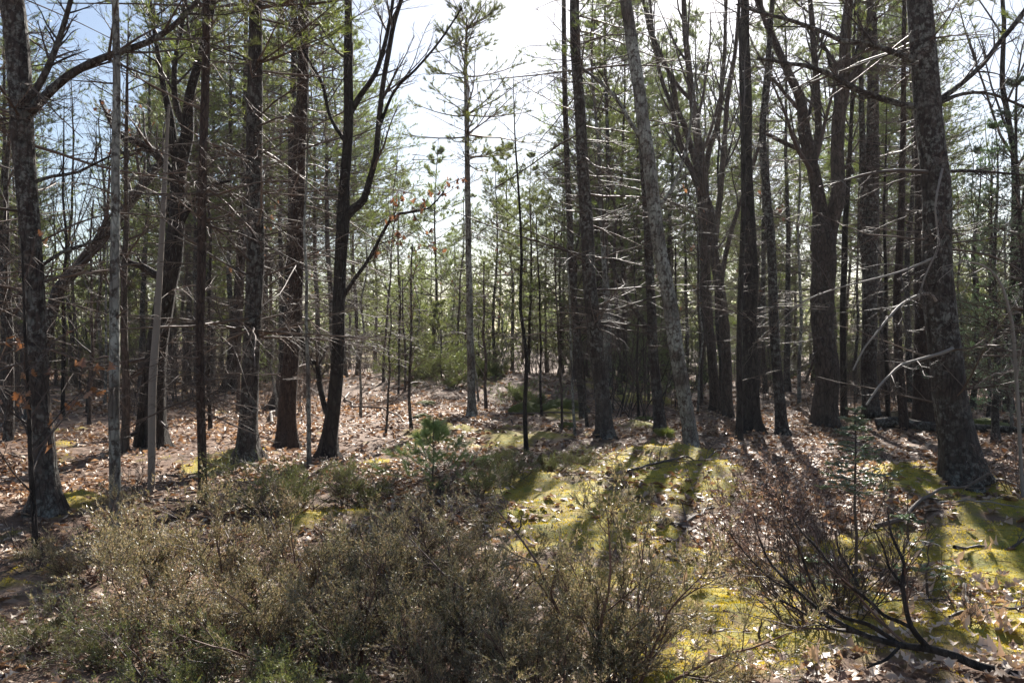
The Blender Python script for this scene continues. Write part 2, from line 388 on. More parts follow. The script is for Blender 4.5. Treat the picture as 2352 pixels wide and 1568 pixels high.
def trunk_mesh(m, P, rr, S=14, seed=0, rough=.06, flare=0.0, ground_z=None, knots=0, wob=.3):
    r = rng(seed); P = P.copy(); K = len(P)
    s = np.concatenate([[0], np.cumsum(np.linalg.norm(np.diff(P, axis=0), axis=1))])
    amp = rr*wob
    P[:, 0] += amp*2*fbm(s*.9, s*0+seed, seed+5, 2); P[:, 1] += amp*2*fbm(s*.9+40, s*0+seed, seed+6, 2)
    T = norm(np.gradient(P, axis=0)); ref = np.array([0, 1., 0]) if abs(T[K//2, 2]) > .4 else np.array([0, 0, 1.])
    A = norm(np.cross(T, ref)); B = np.cross(T, A); th = np.arange(S)*2*math.pi/S
    rad = rr[:, None]*(1+rough*2.4*fbm(np.cos(th)[None]*1.6+s[:, None]*1.3+seed, np.sin(th)[None]*1.6+s[:, None]*.6, seed, 3))
    if flare > 0:
        h = np.maximum(s, 0); lob = np.maximum(1+.55*np.sin(th*5+seed)+.35*np.sin(th*3+seed*2), .05)
        rad = rad*(1+flare*(.9*np.exp(-h/(.05+rr[0]*.5))+.45*np.exp(-h/(.15+rr[0]*1.6)))[:, None]*lob[None])
    for k in range(knots):
        s0 = r.uniform(.1, 1)*s[-1]; t0 = r.uniform(0, 6.28)
        dth = np.angle(np.exp(1j*(th-t0)))
        rad = rad+rr[:, None]*.18*np.exp(-((s-s0)/.07)**2)[:, None]*np.exp(-(dth/.45)**2)[None]
    V = P[:, None]+rad[..., None]*(A[:, None]*np.cos(th)[None, :, None]+B[:, None]*np.sin(th)[None, :, None])
    idx = np.arange(K*S).reshape(K, S); a = idx[:-1]; b = np.roll(a, -1, 1); c = idx[1:]; d = np.roll(c, -1, 1)
    m.add(V, np.stack([a, b, d, c], -1))
    return P

def dead_branches(m, P, rr, n, z0, z1, length, seed, up=.05, side=10, droop=-.25, r0=.010, side_bias=0.0):
    """whorled dead pine boughs between heights z0 and z1 over the foot"""
    r = rng(seed); zz = P[:, 2]-P[0, 2]; n = int(n*1.35); length = length*1.15
    h = np.sort(r.uniform(z0, z1, n)); h = h+(z1-z0)*.05*np.sin(h*3.1+seed)+.06*r.normal(size=n)
    x = np.interp(h, zz, P[:, 0]); y = np.interp(h, zz, P[:, 1]); z = h+P[0, 2]
    az = r.uniform(0, 2*math.pi, n); el = up+r.normal(size=n)*.22
    D = np.stack([np.cos(az)*np.cos(el), np.sin(az)*np.cos(el), np.sin(el)], -1)
    L = length*(.15+.95*r.uniform(0, 1, n)**1.5)
    pb, rb = grow(np.stack([x, y, z], -1), D, L, r0*(.5+L/length), 7, .09, droop*r.uniform(-.5, 1.2, n).mean(), r, .28)
    m.tubes(pb, rb, 4)
    p2, r2 = spawn(pb, rb, side, .12, .98, .95, r, .42, .55, 5, .15, -.1, .55, rmin=.0025)
    m.tubes(p2[:, ::2], r2[:, ::2], 3)
    p3, r3 = spawn(p2, r2, 3, .15, .95, .8, r, .42, .7, 2, .15, -.05, .4, rmin=.0018)
    m.tubes(p3, r3, 3)
    return pb, rb

def needle_tufts(m, B, D, n, L, W, r, spread=.9):
    """n needles fanned round each D at B"""
    i = np.repeat(np.arange(len(B)), n); d = D[i]; q = perp(d, r)
    a = r.uniform(.15, spread, len(i))[:, None]
    m.blades(B[i]+d*r.uniform(-.35, .35, (len(i), 1))*L, d*np.cos(a)+q*np.sin(a), L*r.uniform(.7, 1.15, len(i)), W, r)

def ends(P, frm=.4, per=3, r=None):
    """points and directions spread over the outer part of each path"""
    M, K = P.shape[:2]; i = np.repeat(np.arange(M), per); t = r.uniform(frm, 1, len(i))*(K-1); k = np.minimum(t.astype(int), K-2); f = (t-k)[:, None]
    return P[i, k]*(1-f)+P[i, k+1]*f, norm(P[i, k+1]-P[i, k])

def pine_crown(seed, H, z0, rmax, nb, tufts, nl, nw, narrow=1.2, r_stem=.06, upper=.0, blade=8, gap=.55, per=3):
    """whorled boughs + needles of a pine crown on an upright stem; boughs between z0 and H"""
    r = rng(seed); br = MB(); nd = MB()
    nW = max(4, int((H-z0)/gap)); wz = z0+(H-z0)*(np.arange(nW)+r.uniform(-.25, .25, nW))/nW
    wi = r.integers(0, nW, nb); h = np.clip(wz[wi]+r.normal(size=nb)*.05, z0, H*.985); t = (h-z0)/(H-z0)
    az = r.uniform(0, 2*math.pi, nb)
    lop = .45+1.1*vnoise(np.cos(az)*1.4+5+wi*.35, np.sin(az)*1.4+5, seed)
    env = rmax*np.clip(1-t, .03, 1)**(1/narrow)*np.where(t < .2, .6+2*t, 1)
    L = np.maximum(env*lop*r.uniform(.6, 1.1, nb), .25); el = .04+.6*t**1.5+r.normal(size=nb)*.10+upper
    D = np.stack([np.cos(az)*np.cos(el), np.sin(az)*np.cos(el), np.sin(el)], -1)
    pb, rb = grow(np.stack([h*0, h*0, h], -1), D, L, .006+.016*L/rmax, 6, .07, .30, r, .3)
    br.tubes(pb, rb, 3)
    p2, r2 = spawn(pb, rb, tufts, .25, 1, .8, r, .38, .6, 4, .09, .25, .8, rmin=.003, tipfall=.5)
    br.tubes(p2[:, ::3], r2[:, ::3], 3)
    tb, td = ends(p2, .35, per, r); tb2, td2 = ends(pb, .8, 3, r)
    tb = np.vstack([tb, tb2]); td = norm(np.vstack([td, td2])+np.array([0, 0, .45]))
    needle_tufts(nd, tb, td, blade, nl, nw, r, 1.1)
    return br, nd

def bare_crown(m, P, rr, seed, n1=9, l1=.32, t0=.3, grav=.35, lv=3, ang=.75, n2=6, n3=4, r1=.5):
    r = rng(seed)
    a, ra = spawn(P, rr, n1, t0, .97, ang, r, l1, r1, 8, .07, grav, 0, .25, rmin=.006, tipfall=.55)
    m.tubes(a, ra, 5)
    b, rb_ = spawn(a, ra, n2, .2, .98, .7, r, .45, .55, 6, .10, grav*.7, 0, .3, rmin=.0035)
    m.tubes(b, rb_, 3)
    c, rc = spawn(b, rb_, n3, .2, .98, .65, r, .45, .6, 4, .12, grav*.5, 0, .4, rmin=.0022)
    m.tubes(c, rc, 3)
    if lv > 3:
        d, rd = spawn(c, rc, 2, .2, .95, .6, r, .5, .7, 3, .1, .1, 0, .5, rmin=.0017); m.tubes(d, rd, 3)
    return c

# crowns shared by the tall foreground pines (their tops lie above the picture and shade the floor)
CROWNS = []
for k in range(3):
    br, nd = pine_crown(900+k, 7.5, 0, 2.5, 80, 8, .10, .009, 1.4, blade=8)
    CROWNS.append((br.build('crown_branches', TW_DEAD, link=False), nd.build('needles', ND_PINE, link=False)))

def add_crown(root, base, P, k, scale, rz):
    br, nd = CROWNS[k % 3]
    top = P - np.asarray(base)
    c = obj('crown', nd, root, 'stuff'); b = obj('crown_branches', br, c, 'stuff')
    c.location = top; c.rotation_euler = (0, 0, rz); c.scale = (scale,)*3
    return c

LANDMARKS = []
def tree(name, label, cat, pts, barkm, twig=None, extend=6.0, limbs=(), dead=None, crown=None, bare=None, S=14, flare=.45, seed=1,
         D=None, by=None, dead_mat=None, leaves=0, rough=.06, group=None, step=.16, knots=3, landmark=None, stem_leaves=0):
    b = at(pts[0][0], by or pts[0][1]) if D is None else None
    if b is None:
        x = (pts[0][0]-CX)/F*D; b = np.array([x, D, g1(x, D)])
    D = b[1]
    P, rr = trunk_path(pts, D, extend)
    P[0, 2] = min(P[0, 2], b[2])-.06
    P, rr = smooth_path(P, rr, step)
    root = thing(name, label, cat, b, group=group)
    m = MB(); P = trunk_mesh(m, P, rr, S, seed, rough, flare, knots=knots)
    tr = m.build('trunk', barkm, root, origin=b)
    paths = [(P, rr)]
    for li, L in enumerate(limbs):
        ext = 0
        if isinstance(L, dict): ext = L.get('extend', 0); lm = L.get('mat', barkm); L = L['pts']
        else: lm = barkm
        p, q = trunk_path(L, D, ext); p, q = smooth_path(p, q, step*.7)
        m = MB(); p = trunk_mesh(m, p, q, 8, seed+li*7, .08, 0, wob=.5); m.build('limb', lm, root, origin=b)
        paths.append((p, q))
    def resamp(p, q, K=16):
        s = np.linspace(0, 1, len(p)); t = np.linspace(0, 1, K)
        return np.stack([np.interp(t, s, p[:, i]) for i in range(3)], -1)[None], np.interp(t, s, q)[None]
    m = MB(); any_ = False; tips = []
    if bare:
        for pi, (p, q) in enumerate(paths):
            if pi == 0 and bare.get('skip_trunk'): continue
            a, c = resamp(p, q)
            kw = dict(n1=bare.get('n1', 10), l1=bare.get('l1', .3), t0=bare.get('t0', .4) if pi == 0 else .25, grav=bare.get('grav', .35), ang=bare.get('ang', .75), n2=bare.get('n2', 6), n3=bare.get('n3', 3), r1=bare.get('r1', .45))
            if pi: kw['n1'] = bare.get('nl', max(3, int(kw['n1']*.6))); kw['l1'] = bare.get('ll', .4)
            tips.append(bare_crown(m, a, c, seed*31+pi, **kw)); any_ = True
    if any_: m.build('branches', twig or TW_DARK, root, 'stuff', origin=b)
    if dead:
        m = MB()
        dead_branches(m, P, rr, dead[0], dead[1], dead[2], dead[3], seed+77, r0=dead[4] if len(dead) > 4 else .010)
        m.build('dead_branches', dead_mat or TW_DEAD, root, 'stuff', origin=b)
    if leaves:
        r = rng(seed+5); q = tips[leaves[1]] if len(tips) > leaves[1] else tips[0]
        e, d = ends(q, .5, 1, r)
        if len(leaves) > 2:
            ok = e[:, 2] < leaves[2]; e = e[ok]; d = d[ok]
        sel = r.permutation(len(e))[:leaves[0]]
        m = MB(); oak_leaves(m, e[sel], r, .075, hang=True, curl=1.5); m.build('dead_leaves', LF_DEAD, root, 'stuff', origin=b)
    if crown:
        for (hh, k, s) in crown:
            zz = P[:, 2]-b[2]; q = np.array([np.interp(hh, zz, P[:, i]) for i in range(2)]+[b[2]+hh])
            add_crown(root, b, q, k, s, seed*1.3+k)
    if landmark: LANDMARKS.append((pts[0][0], D, landmark))
    return root

# ---- oak leaf shapes
ST = np.array([0, .14, .28, .40, .54, .66, .80, 1.0]); WD = np.array([.03, .20, .10, .36, .15, .34, .12, .0])
def oak_leaves(m, C, r, size=.13, hang=False, tilt=.35, detail=True, curl=.5, nz=None):
    n = len(C)
    if detail: st, wd = ST, WD
    else: st, wd = np.array([0, .45, 1.]), np.array([.10, .34, .04])
    K = len(st); s = size*r.uniform(.65, 1.3, n)
    w = wd[None]*r.uniform(.8, 1.2, (n, 1))
    cu = r.normal(size=(n, 1))*curl; fo = r.normal(size=(n, 1))*.35*curl+.25*curl
    u = st[None]-.5
    zc = cu*u**2
    twist = r.normal(size=(n, 1))*.25
    mid = np.stack([np.broadcast_to(u, (n, K)), np.zeros((n, K)), zc], -1)
    lw = w*r.uniform(.8, 1.2, (n, K)); rw = w*r.uniform(.8, 1.2, (n, K))
    sw = .12*np.sin(st*9)[None]
    Lp = mid+np.stack([sw*lw*1.5+.06*np.abs(lw), lw, fo*lw*1.6+twist*u*lw], -1)
    Rp = mid+np.stack([sw*rw*1.5+.06*np.abs(rw), -rw, fo*rw*1.6-twist*u*rw], -1)
    V = np.stack([Lp, mid, Rp], 2)*s[:, None, None, None]
    # orient
    yaw = r.uniform(0, 2*math.pi, n)
    up = norm(np.stack([r.normal(size=n)*tilt, r.normal(size=n)*tilt, np.ones(n)], -1)) if not hang else norm(r.normal(size=(n, 3)))
    ax = np.stack([np.cos(yaw), np.sin(yaw), np.zeros(n)], -1)
    if hang: ax = norm(ax*.5+np.array([0, 0, -1.]))
    ax = norm(ax-up*(ax*up).sum(1, keepdims=True)); ay = np.cross(up, ax)
    W = C[:, None, None]+V[..., 0:1]*ax[:, None, None]+V[..., 1:2]*ay[:, None, None]+V[..., 2:3]*up[:, None, None]
    idx = np.arange(n*K*3).reshape(n, K, 3)
    a = idx[:, :-1, :-1]; b = idx[:, :-1, 1:]; c = idx[:, 1:, :-1]; d = idx[:, 1:, 1:]
    m.add(W, np.stack([a, b, d, c], -1))

# ------------------------------------------------------------------ the trees one can tell apart, left to right
# points are (x, y, width) of the trunk's outline as measured on the photograph, standing at the distance of its foot
tree('pine_tree', 'tall lichened pine near the left edge with a long limb arching to the right', 'tree',
     [(103, 1172, 62), (103, 1080, 50), (100, 980, 47), (86, 800, 45), (66, 500, 44), (47, 250, 50), (24, 20, 52), (18, -60, 52)], BK_PINE, TW_DARK, 6,
     limbs=[[(58, 262, 26), (100, 222, 22), (150, 180, 19), (205, 148, 18), (270, 122, 16), (340, 98, 15), (400, 60, 13), (450, 5, 11), (500, -70, 8)],
            [(60, 240, 18), (92, 190, 16), (118, 135, 14), (140, 70, 12), (165, -20, 10)],
            [(72, 420, 10), (120, 405, 8), (180, 395, 7), (250, 360, 5), (330, 340, 4)],
            [(80, 620, 9), (140, 580, 8), (200, 560, 6), (290, 520, 4)]],
     bare=dict(skip_trunk=True, nl=11, ll=.42, grav=.3), dead=(46, .9, 6.0, 1.25, .010), crown=[(9.0, 0, .8)], seed=3, S=18, landmark='the tall pine near the left edge')
tree('slim_tree', 'slim straight tree with pale grey lichen blotches rising from behind the left juniper', 'tree',
     [(262, 1215, 27), (263, 1060, 25), (263, 900, 24), (261, 700, 22), (265, 430, 19), (268, 200, 17), (264, 0, 15), (262, -60, 14)], BK_GREY, TW_DARK, 3.5,
     dead=(16, 1.1, 5.0, .55, .006), bare=dict(n1=12, l1=.17, t0=.55, n2=5, n3=3), seed=5, S=12, flare=.12, landmark='the slim pale-blotched tree')
tree('oak_tree', 'old dark leaning oak with a double foot and crooked limbs left of centre', 'tree',
     [(350, 1030, 50), (352, 940, 46), (362, 820, 42), (372, 700, 46), (388, 600, 50), (402, 500, 34), (412, 400, 32), (430, 310, 30), (436, 220, 22), (470, 100, 18), (490, -20, 16)], BK_OAK, TW_DARK, 4,
     limbs=[[(384, 640, 26), (352, 630, 20), (325, 612, 16), (298, 603, 12), (275, 580, 9)],
            [(408, 420, 24), (380, 380, 20), (345, 340, 18), (305, 322, 15), (275, 312, 13), (250, 270, 9), (230, 230, 6)],
            [(374, 720, 24), (352, 760, 22), (344, 830, 22), (334, 930, 26), (326, 1025, 34)],
            [(408, 380, 22), (388, 260, 18), (370, 180, 12), (350, 60, 9), (340, -30, 7)],
            [(430, 300, 18), (405, 240, 16), (400, 150, 12), (420, 40, 10), (430, -40, 8)],
            [(392, 560, 16), (440, 470, 12), (480, 430, 9), (530, 415, 6)]],
     bare=dict(n1=8, nl=8, ll=.4, t0=.5, l1=.2, grav=.2), dead=(10, 1.2, 4.0, 1.0, .008), seed=8, S=16, rough=.14, flare=.5, leaves=(24, 2), landmark='the dark crooked oak')
tree('leaning_tree', 'thick stem leaning up to the right behind the slim pale-blotched tree', 'tree',
     [(70, 850, 30), (120, 700, 26), (172, 620, 26), (232, 548, 25), (285, 485, 22), (325, 430, 22), (360, 385, 18), (400, 330, 12)], BK_PINE, TW_DARK, 0, D=17.0,
     bare=dict(n1=9, l1=.3, t0=.5, n2=5, n3=3), seed=12, S=12, dead=(16, .6, 5.5, 1.1, .008))
tree('dead_pole', 'thin barkless grey pole standing in front of the dark crooked oak', 'dead tree',
     [(345, 1135, 15), (347, 1040, 17), (348, 960, 18), (351, 850, 19), (362, 700, 15), (370, 560, 13), (378, 420, 10), (384, 300, 7), (388, 240, 5)], TW_PALE, TW_PALE, 0,
     dead=(9, 1.0, 4.0, .5, .005), seed=14, S=10, flare=.1, rough=.05, dead_mat=TW_PALE)
tree('spruce_tree', 'slender dark spruce with short dead spikes all the way up, right of the crooked oak', 'tree',
     [(466, 1165, 21), (465, 1060, 20), (460, 900, 19), (458, 760, 19), (462, 600, 20), (464, 450, 20), (468, 300, 19), (472, 100, 18), (474, -40, 17)], BK_RED, TW_DEAD, 3,
     dead=(85, .7, 6.0, .85, .007), seed=17, S=12, flare=.2, crown=[(4.4, 1, .5)], landmark='the slender spiky spruce')
tree('pine_tree', 'large straight dark pine with a mossy flared foot, in sun on the left slope', 'tree',
     [(570, 1056, 46), (573, 985, 41), (576, 900, 40), (580, 750, 38), (584, 600, 40), (584, 450, 38), (583, 300, 36), (586, 150, 33), (588, 0, 29), (589, -60, 28)], BK_PINE, TW_DEAD, 6,
     dead=(60, 1.3, 6.4, 1.9, .013), seed=21, S=18, flare=.75, crown=[(5.1, 2, 1.1)], landmark='the large straight mossy-footed pine')
tree('pine_tree', 'reddish-brown pine leaning slightly right, between the mossy-footed pine and the twisted forked tree', 'tree',
     [(652, 1028, 44), (658, 960, 40), (667, 860, 39), (675, 760, 34), (682, 620, 30), (686, 450, 29), (689, 300, 28), (694, 150, 25), (698, 0, 22), (700, -60, 21)], BK_RED, TW_DEAD, 6,
     dead=(60, 1.2, 7.0, 1.7, .011), seed=24, S=18, flare=.5, crown=[(5.8, 0, .9)], landmark='the reddish leaning pine')
tree('forked_tree', 'twisted dark tree forked into two upright stems, rusty leaves clinging to its right limb', 'tree',
     [(757, 1055, 42), (760, 1000, 34), (768, 900, 32), (776, 800, 30), (781, 700, 29), (786, 600, 28), (792, 500, 30), (793, 420, 24), (798, 320, 22), (800, 240, 21), (801, 100, 19), (800, 0, 17), (798, -50, 16)], BK_OAK, TW_DARK, 4,
     limbs=[[(796, 500, 24), (815, 480, 20), (838, 458, 17), (850, 410, 15), (862, 360, 14), (868, 290, 13), (880, 200, 12), (893, 130, 12), (907, 55, 11), (930, -20, 9)],
            [(802, 260, 16), (830, 215, 13), (862, 170, 12), (885, 100, 10), (900, 20, 8), (905, -40, 7)],
            [(783, 690, 11), (815, 640, 9), (850, 592, 8), (900, 503, 7), (940, 488, 6), (985, 478, 4), (1020, 440, 3)],
            [(797, 330, 10), (760, 270, 8), (740, 190, 7), (700, 120, 6), (680, 40, 5)],
            [(868, 300, 9), (905, 210, 7), (955, 160, 6), (1010, 95, 5), (1060, 20, 4)],
            {'pts': [(752, 950, 13), (735, 880, 13), (730, 835, 12), (716, 832, 12), (704, 815, 13), (694, 780, 11), (684, 757, 8)], 'mat': BK_OAK}],
     bare=dict(n1=7, nl=9, l1=.16, ll=.38, t0=.45, grav=.25), dead=(14, .8, 4, 1.2, .007), seed=27, S=16, flare=.55, rough=.10, leaves=(90, 3), landmark='the twisted forked tree')
tree('pine_tree', 'dark pine with a broad flared foot half hidden behind the reddish leaning pine', 'tree',
     [(637, 942, 32), (645, 880, 24), (654, 800, 21), (662, 650, 20), (668, 500, 18), (672, 300, 16), (676, 0, 13)], BK_OAK, TW_DEAD, 5, seed=31, S=12, dead=(30, 1.5, 9, 1.8, .010), crown=[(6.5, 1, 1.1)], flare=.8)
tree('pine_tree', 'mid-distance pine bending right with a swept foot, left of the mossy-footed pine', 'tree',
     [(527, 900, 28), (533, 840, 24), (540, 760, 22), (548, 650, 20), (556, 530, 16), (561, 400, 14), (563, 250, 12), (565, 50, 9)], BK_RED, TW_DEAD, 4, seed=33, S=12, dead=(40, 1.5, 12, 1.8, .010), crown=[(6.5, 2, 1.2)], flare=.6)
tree('slim_pine', 'slender lone pine in the middle clearing with a sparse feathery top against the white sky', 'tree',
     [(1086, 958, 26), (1084, 930, 20), (1081, 850, 17), (1079, 750, 16), (1077, 600, 14), (1075, 450, 13), (1072, 300, 11), (1070, 180, 9), (1071, 90, 6), (1072, 40, 3)], BK_GREY, TW_DEAD, 0,
     dead=(38, 1.6, 6.3, .8, .006), seed=36, S=12, flare=.35, landmark='the slender lone pine')
tree('pine_tree', 'tall dark pine right of the clearing with long drooping dead boughs to both sides', 'tree',
     [(1392, 1003, 38), (1387, 950, 34), (1376, 860, 33), (1366, 780, 33), (1357, 700, 32), (1350, 600, 31), (1343, 480, 29), (1335, 350, 27), (1328, 200, 25), (1319, 0, 21), (1316, -50, 20)], BK_PINE, TW_DEAD, 5,
     dead=(62, 1.6, 7.2, 2.3, .013), seed=39, S=18, flare=.45, crown=[(6.3, 0, .6)], landmark='the tall drooping-boughed pine')
tree('pine_tree', 'thinner pine just left of the drooping-boughed pine', 'tree',
     [(1337, 960, 14), (1330, 850, 16), (1320, 720, 15), (1312, 600, 15), (1305, 420, 14), (1298, 200, 12), (1294, 0, 10)], BK_PINE, TW_DEAD, 4, seed=42, S=10, dead=(45, 1.6, 7.5, 1.3, .008), flare=.2)
tree('pine_tree', 'upright dark pine close left of the lichen-covered leaning trunk', 'tree',
     [(1516, 990, 27), (1510, 900, 24), (1502, 800, 23), (1496, 700, 22), (1490, 540, 19), (1480, 400, 18), (1468, 250, 16), (1455, 100, 13), (1445, 0, 11)], BK_PINE, TW_DEAD, 5, seed=45, S=14, dead=(45, 1.4, 8, 1.4, .009), crown=[(7.6, 2, .6)], flare=.35,
     limbs=[[(1499, 800, 12), (1478, 740, 11), (1450, 700, 10), (1420, 640, 9), (1395, 570, 7)]])
tree('ash_tree', 'big left-leaning trunk speckled with lichen, its foot beside the sunny moss hummock', 'tree',
     [(1592, 1033, 34), (1586, 980, 32), (1572, 900, 32), (1558, 820, 33), (1545, 740, 33), (1532, 660, 32), (1520, 590, 32), (1508, 500, 31), (1498, 420, 30), (1482, 300, 29), (1466, 180, 28), (1448, 80, 27), (1432, -10, 26), (1425, -60, 25)], BK_GREY, TW_DARK, 5,
     limbs=[[(1488, 330, 12), (1455, 290, 10), (1420, 230, 9), (1380, 190, 7), (1330, 150, 5)],
            [(1505, 480, 9), (1540, 440, 8), (1575, 350, 7), (1590, 250, 5), (1600, 150, 4)]],
     bare=dict(n1=6, l1=.13, t0=.6, nl=7, ll=.4), dead=(12, 1.2, 4.5, .9, .006), seed=48, S=18, flare=.3, rough=.07, landmark='the lichen-speckled leaning trunk')
tree('maple_tree', 'dark bare maple that splits into steep stems just right of the lichen-speckled leaning trunk', 'tree',
     [(1643, 942, 24), (1638, 880, 22), (1630, 780, 22), (1624, 660, 22), (1620, 560, 22), (1614, 430, 22), (1604, 330, 20), (1592, 240, 17), (1582, 150, 15), (1572, 30, 12), (1568, -60, 10)], BK_MAPLE, TW_DARK, 4,
     limbs=[[(1617, 470, 16), (1590, 400, 14), (1560, 330, 13), (1545, 250, 11), (1520, 180, 9), (1500, 80, 7), (1490, -30, 5)],
            [(1613, 420, 15), (1630, 340, 13), (1650, 280, 12), (1662, 150, 9), (1668, 0, 7)],
            [(1600, 240, 10), (1560, 200, 9), (1520, 140, 8), (1490, 70, 7), (1475, -20, 5)]],
     bare=dict(n1=8, l1=.22, t0=.4, grav=.6, nl=8, ang=.5), seed=51, S=14, flare=.4, landmark='the steep-stemmed maple')
tree('maple_tree', 'bare maple with long narrow forks left of the broad fluted dark trunk', 'tree',
     [(1674, 958, 26), (1670, 880, 24), (1662, 720, 24), (1652, 640, 23), (1637, 560, 22), (1628, 480, 19), (1600, 380, 15), (1575, 300, 13), (1552, 240, 11), (1540, 180, 9), (1500, 80, 7), (1480, 10, 6)], BK_MAPLE, TW_DARK, 2,
     limbs=[[(1640, 570, 16), (1650, 480, 14), (1660, 380, 13), (1672, 240, 11), (1690, 100, 9), (1700, -20, 7)],
            [(1655, 660, 13), (1672, 560, 11), (1700, 470, 10), (1730, 380, 8), (1760, 250, 6), (1775, 120, 5)]],
     bare=dict(n1=8, l1=.2, t0=.4, grav=.6, nl=9, ang=.5), seed=54, S=14, flare=.35)
tree('dark_tree', 'thinnest front stem of the dark group right of the maples, with a bare foot', 'tree',
     [(1700, 1015, 17), (1699, 930, 15), (1698, 820, 14), (1700, 700, 13), (1705, 560, 12), (1708, 400, 10), (1704, 250, 9), (1700, 100, 7), (1697, 0, 6)], BK_OAK, TW_DARK, 3, seed=57, S=10, flare=.3, bare=dict(n1=10, l1=.2, t0=.35, grav=.5), dead=(10, 1, 4, .8, .006))
tree('cedar_tree', 'broad fluted dark trunk in the middle of the dark group right of the maples', 'tree',
     [(1726, 988, 46), (1726, 940, 40), (1724, 850, 36), (1722, 700, 33), (1720, 560, 30), (1717, 400, 26), (1714, 250, 24), (1712, 100, 20), (1710, -20, 18)], BK_OAK, TW_DEAD, 5,
     seed=60, S=20, flare=.5, rough=.16, dead=(40, 1.8, 8, 1.3, .008), landmark='the broad fluted dark trunk')
tree('dark_tree', 'dark trunk with a gentle lean standing right beside the fluted trunk', 'tree',
     [(1797, 998, 28), (1792, 940, 25), (1785, 860, 22), (1776, 740, 21), (1770, 560, 20), (1760, 440, 18), (1752, 300, 16), (1764, 150, 13), (1775, 0, 10)], BK_PINE, TW_DEAD, 5, seed=63, S=14, flare=.35, dead=(35, 1.6, 7, 1.2, .008))
tree('forked_maple', 'stout pale-barked maple forking at mid height into two thick stems against the white sky', 'tree',
     [(1894, 978, 56), (1893, 900, 52), (1892, 760, 51), (1892, 650, 53), (1893, 560, 54), (1888, 490, 34), (1878, 430, 30), (1865, 370, 28), (1850, 300, 27), (1840, 230, 22), (1812, 170, 19), (1790, 120, 17), (1760, 50, 14), (1735, -20, 11)], BK_MAPLE, TW_DARK, 3,
     limbs=[[(1898, 580, 40), (1908, 500, 36), (1918, 430, 34), (1926, 340, 32), (1932, 250, 30), (1942, 150, 28), (1948, 60, 24), (1956, -40, 20)],
            [(1866, 390, 14), (1845, 350, 12), (1800, 328, 11), (1768, 312, 10), (1745, 300, 6)],
            [(1868, 360, 20), (1880, 300, 17), (1876, 200, 16), (1870, 110, 14), (1862, 20, 12), (1858, -50, 10)],
            [(1935, 220, 14), (1970, 170, 12), (1985, 90, 10), (2000, 0, 8)],
            [(1920, 400, 12), (1950, 380, 9), (1962, 400, 6)],
            [(1912, 760, 8), (1880, 800, 7), (1850, 880, 5)]],
     bare=dict(n1=9, l1=.22, t0=.4, grav=.5, nl=9, ang=.6), seed=66, S=20, flare=.25, rough=.08, landmark='the stout forking maple')
tree('dark_tree', 'very straight thin dark stem immediately right of the stout forking maple', 'tree',
     [(1938, 960, 17), (1938, 850, 15), (1937, 700, 14), (1939, 560, 14), (1946, 440, 12), (1955, 300, 9), (1960, 150, 7), (1964, 0, 5)], BK_OAK, TW_DARK, 2, seed=69, S=10, flare=.2, bare=dict(n1=14, l1=.18, t0=.35, grav=.5))
tree('pine_tree', 'straight mid-distance pine with a twin stem between the stout maple and the great right trunk', 'tree',
     [(2001, 962, 38), (1999, 860, 35), (1996, 720, 33), (1997, 600, 32), (2002, 480, 29), (2004, 330, 27), (2002, 150, 24), (2000, 0, 21)], BK_PINE, TW_DEAD, 6,
     limbs=[[(1990, 640, 20), (1984, 540, 17), (1982, 400, 15), (1978, 250, 13), (1975, 100, 11), (1972, -30, 9)]],
     seed=72, S=16, flare=.35, dead=(55, 1.6, 9, 1.5, .009), crown=[(6.8, 2, .95)], landmark='the twin-stemmed straight pine')
tree('dark_tree', 'narrow dark stem between the twin-stemmed pine and the great right trunk', 'tree',
     [(2079, 985, 20), (2068, 860, 19), (2062, 700, 18), (2067, 550, 16), (2072, 380, 14), (2076, 200, 11), (2078, 0, 9)], BK_RED, TW_DEAD, 4, seed=75, S=12, flare=.25, dead=(40, 1.4, 8, 1.2, .007), crown=[(9.5, 0, .8)])
tree('pine_tree', 'reddish pine standing close behind and left of the great right trunk', 'tree',
     [(2118, 985, 46), (2117, 900, 41), (2118, 760, 40), (2119, 600, 37), (2117, 450, 33), (2116, 250, 29), (2114, 0, 24)], BK_RED, TW_DEAD, 6, seed=78, S=16, flare=.4, dead=(45, 1.4, 9, 1.6, .010), crown=[(6.6, 1, 1)])
